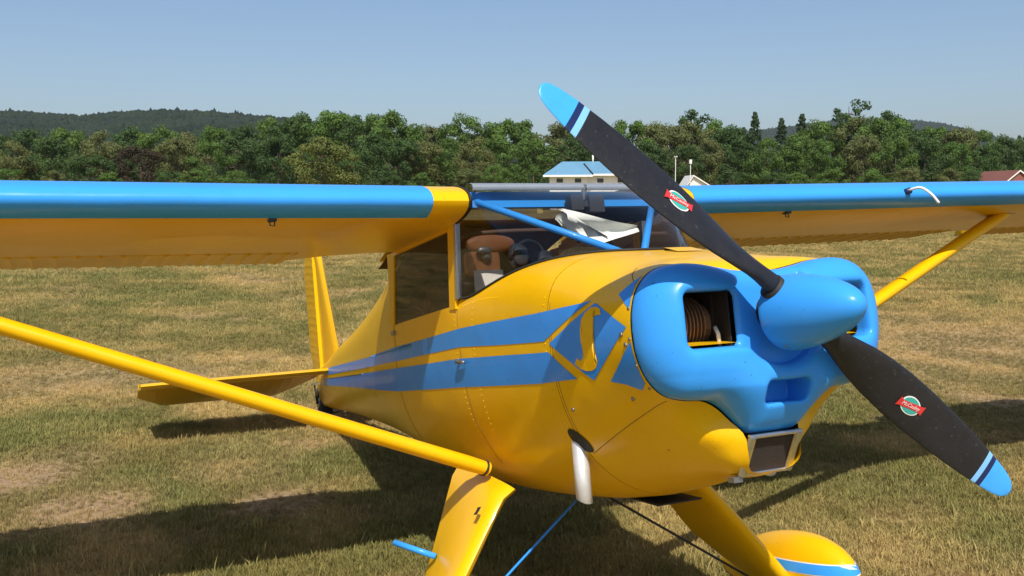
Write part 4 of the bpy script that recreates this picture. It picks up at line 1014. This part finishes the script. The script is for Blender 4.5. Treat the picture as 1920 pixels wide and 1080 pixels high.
# ---- buildings at the edge of the field
M_roofb = simple('blue_metal_roof', (.12, .26, .38), .45, var=.12, scale=2)
M_wallw = simple('white_siding', (.72, .71, .68), .7, var=.06, scale=1)
M_roofr = simple('red_brown_roof', (.20, .075, .055), .8, var=.2, scale=2)
M_trimw = simple('white_trim', (.75, .74, .70), .6, var=.05)
def basis(px, D):
    p = at_depth(px, 363, D); return np.array([p[0], p[1], 0.0])
def building(name, px, D, label, cat):
    o = empty(name, basis(px, D), (0, 0, math.atan2(RT[1], RT[0]))); tag(o, label, cat); return o      # local x to the right, y away from the field's near side
# local y axis: rotate +90 deg from x = away or towards? right-handed with z up: y points away from the camera
h = building('house', 1105, 104, 'white house with blue metal hip roof and small windows before the trees', 'house')
def wallbox(x0, x1, y0, y1, z0, z1): return box(x0, x1, y0, y1, z0, z1)
mesh('wall', *wallbox(-4.0, 6.2, 1.5, 8, 0, 3.7), M_wallw, h, False)
mesh('wing_wall', *wallbox(-4.2, -.2, .2, 1.5, 0, 3.62), M_wallw, h, False)
def hip(x0, x1, y0, y1, z0, z1, in_, dx0=None):
    V = [(x0, y0, z0), (x1, y0, z0), (x1, y1, z0), (x0, y1, z0), (x0+in_, (y0+y1)/2, z1), (x1-in_, (y0+y1)/2, z1), (x0, y0, z0-.16), (x1, y0, z0-.16), (x1, y1, z0-.16), (x0, y1, z0-.16)]
    return V, [(0, 1, 5, 4), (1, 2, 5), (2, 3, 4, 5), (3, 0, 4), (0, 6, 7, 1), (1, 7, 8, 2), (2, 8, 9, 3), (3, 9, 6, 0), (6, 9, 8, 7)]
rf = mesh('roof', *hip(-4.8, 6.7, .9, 8.6, 3.85, 5.3, 2.2), M_roofb, h, False)
mesh('wing_roof', *hip(-4.9, .3, -.4, 4.6, 3.72, 5.15, 2.0), M_roofb, h, False)
mesh('valley_flashing', *tube([(-.55, .75, 4.95), (.42, .3, 3.78)], .09, 6), M_dark, rf)
mesh('chimney_pipe', *tube([(.75, 4.6, 5.0), (.75, 4.6, 6.0)], .09, 10), M_trimw, rf)
mesh('eave_trim', *join(box(.2, 6.75, .86, .90, 3.66, 3.86), box(-4.95, .33, -.44, -.40, 3.53, 3.73)), M_trimw, h, False)
for x0, y0 in ((-3.5, .2), (-1.55, .2), (.95, 1.5), (3.15, 1.5), (3.95, 1.5)):
    wd = mesh('window', *join(box(x0-.08, x0+.78, y0-.06, y0-.02, 2.3, 2.4), box(x0-.08, x0+.78, y0-.06, y0-.02, 3.38, 3.48), box(x0-.08, x0, y0-.06, y0-.02, 2.4, 3.38), box(x0+.70, x0+.78, y0-.06, y0-.02, 2.4, 3.38), box(x0, x0+.70, y0-.05, y0-.02, 2.86, 2.92)), M_trimw, h, False)
    mesh('pane', *grid([[(x0, y0-.012, 2.4), (x0+.7, y0-.012, 2.4)], [(x0, y0-.012, 3.38), (x0+.7, y0-.012, 3.38)]]), M_wpane, wd, False)
h = building('shed', 1318, 108, 'small white gabled shed half hidden behind the left wing root', 'shed')
mesh('wall', *box(-2.0, 1.6, 0, 5, 0, 1.9), M_wallw, h, False)
V = [(-2.3, -.3, 1.85), (-1.1, -.3, 3.75), (2.0, -.3, 1.85), (-2.3, 5.3, 1.85), (-1.1, 5.3, 3.75), (2.0, 5.3, 1.85)]
V += [(x, y, z-.14) for x, y, z in V]
mesh('roof', V, [(0, 1, 4, 3), (1, 2, 5, 4), (6, 9, 10, 7), (7, 10, 11, 8), (0, 6, 7, 1), (1, 7, 8, 2), (3, 4, 10, 9), (4, 5, 11, 10), (0, 3, 9, 6), (2, 8, 11, 5)], M_trimw, h, False)
mesh('gable', [(-2.0, 0, 1.9), (1.6, 0, 1.9), (-1.05, 0, 3.55)], [(0, 1, 2)], M_wallw, h, False)
for px_, y0_, lab in ((1266, 293, 'white post with a small crossbar before the trees'), (1294, 302, 'white post topped by a round vent next to the shed')):
    b_ = basis(px_, 106); top = at_depth(px_, y0_, 106)[2]
    parts = [tube([(0, 0, 0), (0, 0, top)], .04, 8)]
    parts.append(box(-.25, .25, -.05, .05, top-.12, top) if 'cross' in lab else tube([(0, 0, top-.3), (0, 0, top+.15)], .16, 10))
    o = mesh('post', *join(*parts), M_trimw, None, False, off=False); o.location = b_; tag(o, lab, 'post')
h = building('barn', 1915, 100, 'barn with red-brown gable roof and pale edge trim at the field edge', 'barn')
mesh('wall', *box(-2.2, 6, 0, 7, 0, 2.0), M_roofr, h, False)
V = [(-2.9, -.4, 1.9), (-.4, -.4, 4.0), (2.5, -.4, 1.9), (-2.9, 7.4, 1.9), (-.4, 7.4, 4.0), (2.5, 7.4, 1.9)]; V += [(x, y, z-.15) for x, y, z in V]
rf = mesh('roof', V, [(0, 1, 4, 3), (1, 2, 5, 4), (6, 9, 10, 7), (7, 10, 11, 8), (0, 6, 7, 1), (1, 7, 8, 2), (3, 4, 10, 9), (4, 5, 11, 10), (0, 3, 9, 6), (2, 8, 11, 5)], [M_roofr, M_trimw], h, False)
rf.data.polygons.foreach_set('material_index', [0, 0, 0, 0, 1, 1, 1, 1, 0, 0])
mesh('gable', [(-2.5, -.2, 1.95), (2.2, -.2, 1.95), (-.4, -.2, 3.85)], [(0, 1, 2)], M_roofr, h, False)

# ---- wooded hills
m_h, t, p = mat('wooded_hill'); pos = t.new('ShaderNodeNewGeometry').outputs['Position']
c = t.ramp(t.noise(pos, .02, 6, .7), [(.35, (.010, .018, .010)), (.5, (.015, .026, .013)), (.68, (.025, .033, .015))]); c = t.mix(.6, c, t.ramp(t.noise(pos, .15, 3), [(.35, (.3, .3, .3)), (.65, (.7, .7, .7))]), 'OVERLAY')
t.link(c, p.inputs['Base Color']); setp(p, Roughness=.9, Specular_IOR_Level=.1)
def hill(name, prof, D0, D1, D2, lab_stuff, nb, seed):
    g = np.random.default_rng(seed); xk = [q_[0] for q_ in prof]; yk = [q_[1] for q_ in prof]
    cols = np.linspace(xk[0], xk[-1], 420); Ds = np.r_[np.linspace(D0, D1, 40), np.linspace(D1, D2, 8)[1:]]
    def hz(px_, D):
        zr = CAM[2]+(363-9-np.interp(px_, xk, yk))/FPX*D1
        k = np.where(D < D1, np.clip((D-D0)/(D1-D0), 0, 1)**1.15, np.clip(1-(D-D1)/(D2-D1), 0, 1)**.7); return zr*k*(1+0*px_)
    rows = []
    for D in Ds:
        P = CAM[:2]+D*d0+(D*(cols-960)/FPX)[:, None]*r0; z = hz(cols, D)+(fbm(P[:, 0]*.012, P[:, 1]*.012, 4)-.5)*14*min(1, abs(D-D0)/200)*(1 if D < D1*.93 else .3)-1
        rows.append(np.c_[P, z])
    o = mesh(name, *grid(rows), m_h); o['kind'] = 'structure'
    # canopy: rounded crowns all over the near slope, far too many to count
    D = g.uniform(D0+60, D1+30, nb); D = np.where(g.random(nb) < .25, g.uniform(D1*.95, D1+10, nb), D); cpx = g.uniform(xk[0], xk[-1], nb)
    P = CAM[:2]+D[:, None]*d0+(D*(cpx-960)/FPX)[:, None]*r0; z = hz(cpx, D)-2
    ico = [(0, 0, 1.), *[(.9*math.cos(a), .9*math.sin(a), .45) for a in np.arange(5)*1.2566], *[(math.cos(a+.6), math.sin(a+.6), -.4) for a in np.arange(5)*1.2566]]
    ico = np.array(ico); fi = [(0, 1+i, 1+(i+1) % 5) for i in range(5)]+[(1+i, 6+i, 1+(i+1) % 5) for i in range(5)]+[(6+i, 6+(i+1) % 5, 1+(i+1) % 5) for i in range(5)]
    s = g.uniform(3.0, 6.2, nb)*(D1/1300)**.3; con = g.random(nb) < .07
    V = ico[None]*np.stack([s*np.where(con, .6, 1), s*np.where(con, .6, 1), s*np.where(con, 1.5, 1.0)], 1)[:, None]; V = V*g.uniform(.8, 1.2, V.shape)+np.c_[P, z][:, None]
    F = (np.array(fi)[None]+(np.arange(nb)*11)[:, None, None]).reshape(-1, 3)
    me = bpy.data.meshes.new('far_forest'); me.from_pydata(V.reshape(-1, 3).tolist(), [], F.tolist()); me.materials.append(m_h)
    f = bpy.data.objects.new('far_forest', me); COL.objects.link(f); tag(f, lab_stuff, 'forest', kind='stuff')
hill('hill_left', [(-500, 225), (-200, 212), (0, 201), (60, 202), (100, 205), (160, 210), (250, 202), (320, 200), (400, 203), (480, 210), (560, 217), (650, 232), (750, 248), (900, 262), (1050, 285), (1200, 320)], 420, 1250, 1700, 'dense dark green forest covering the low hill on the far side', 14000, 3)
hill('hill_right', [(1150, 330), (1300, 262), (1400, 242), (1480, 233), (1530, 226), (1600, 219), (1680, 220), (1760, 229), (1830, 246), (1900, 265), (2000, 280), (2200, 300), (2500, 330)], 900, 2600, 3300, 'bluish dark forest covering the distant rounded hill', 12000, 4)

# ---- the summer air: thin even haze over the whole field
hz_ = mesh('haze', *box(-4700, 4700, -4700, 4700, -1.5, 260), None, None, False, off=False); hz_['kind'] = 'stuff'
m = bpy.data.materials.new('haze_air'); m.use_nodes = True; m.node_tree.nodes.clear()
ou = m.node_tree.nodes.new('ShaderNodeOutputMaterial'); pv = m.node_tree.nodes.new('ShaderNodeVolumePrincipled')
pv.inputs['Color'].default_value = (.80, .86, .95, 1); pv.inputs['Density'].default_value = .00008; pv.inputs['Anisotropy'].default_value = .2
m.node_tree.links.new(pv.outputs[0], ou.inputs['Volume']); hz_.data.materials.clear(); hz_.data.materials.append(m)
tag(hz_, 'thin pale summer haze over the whole airfield', 'haze')
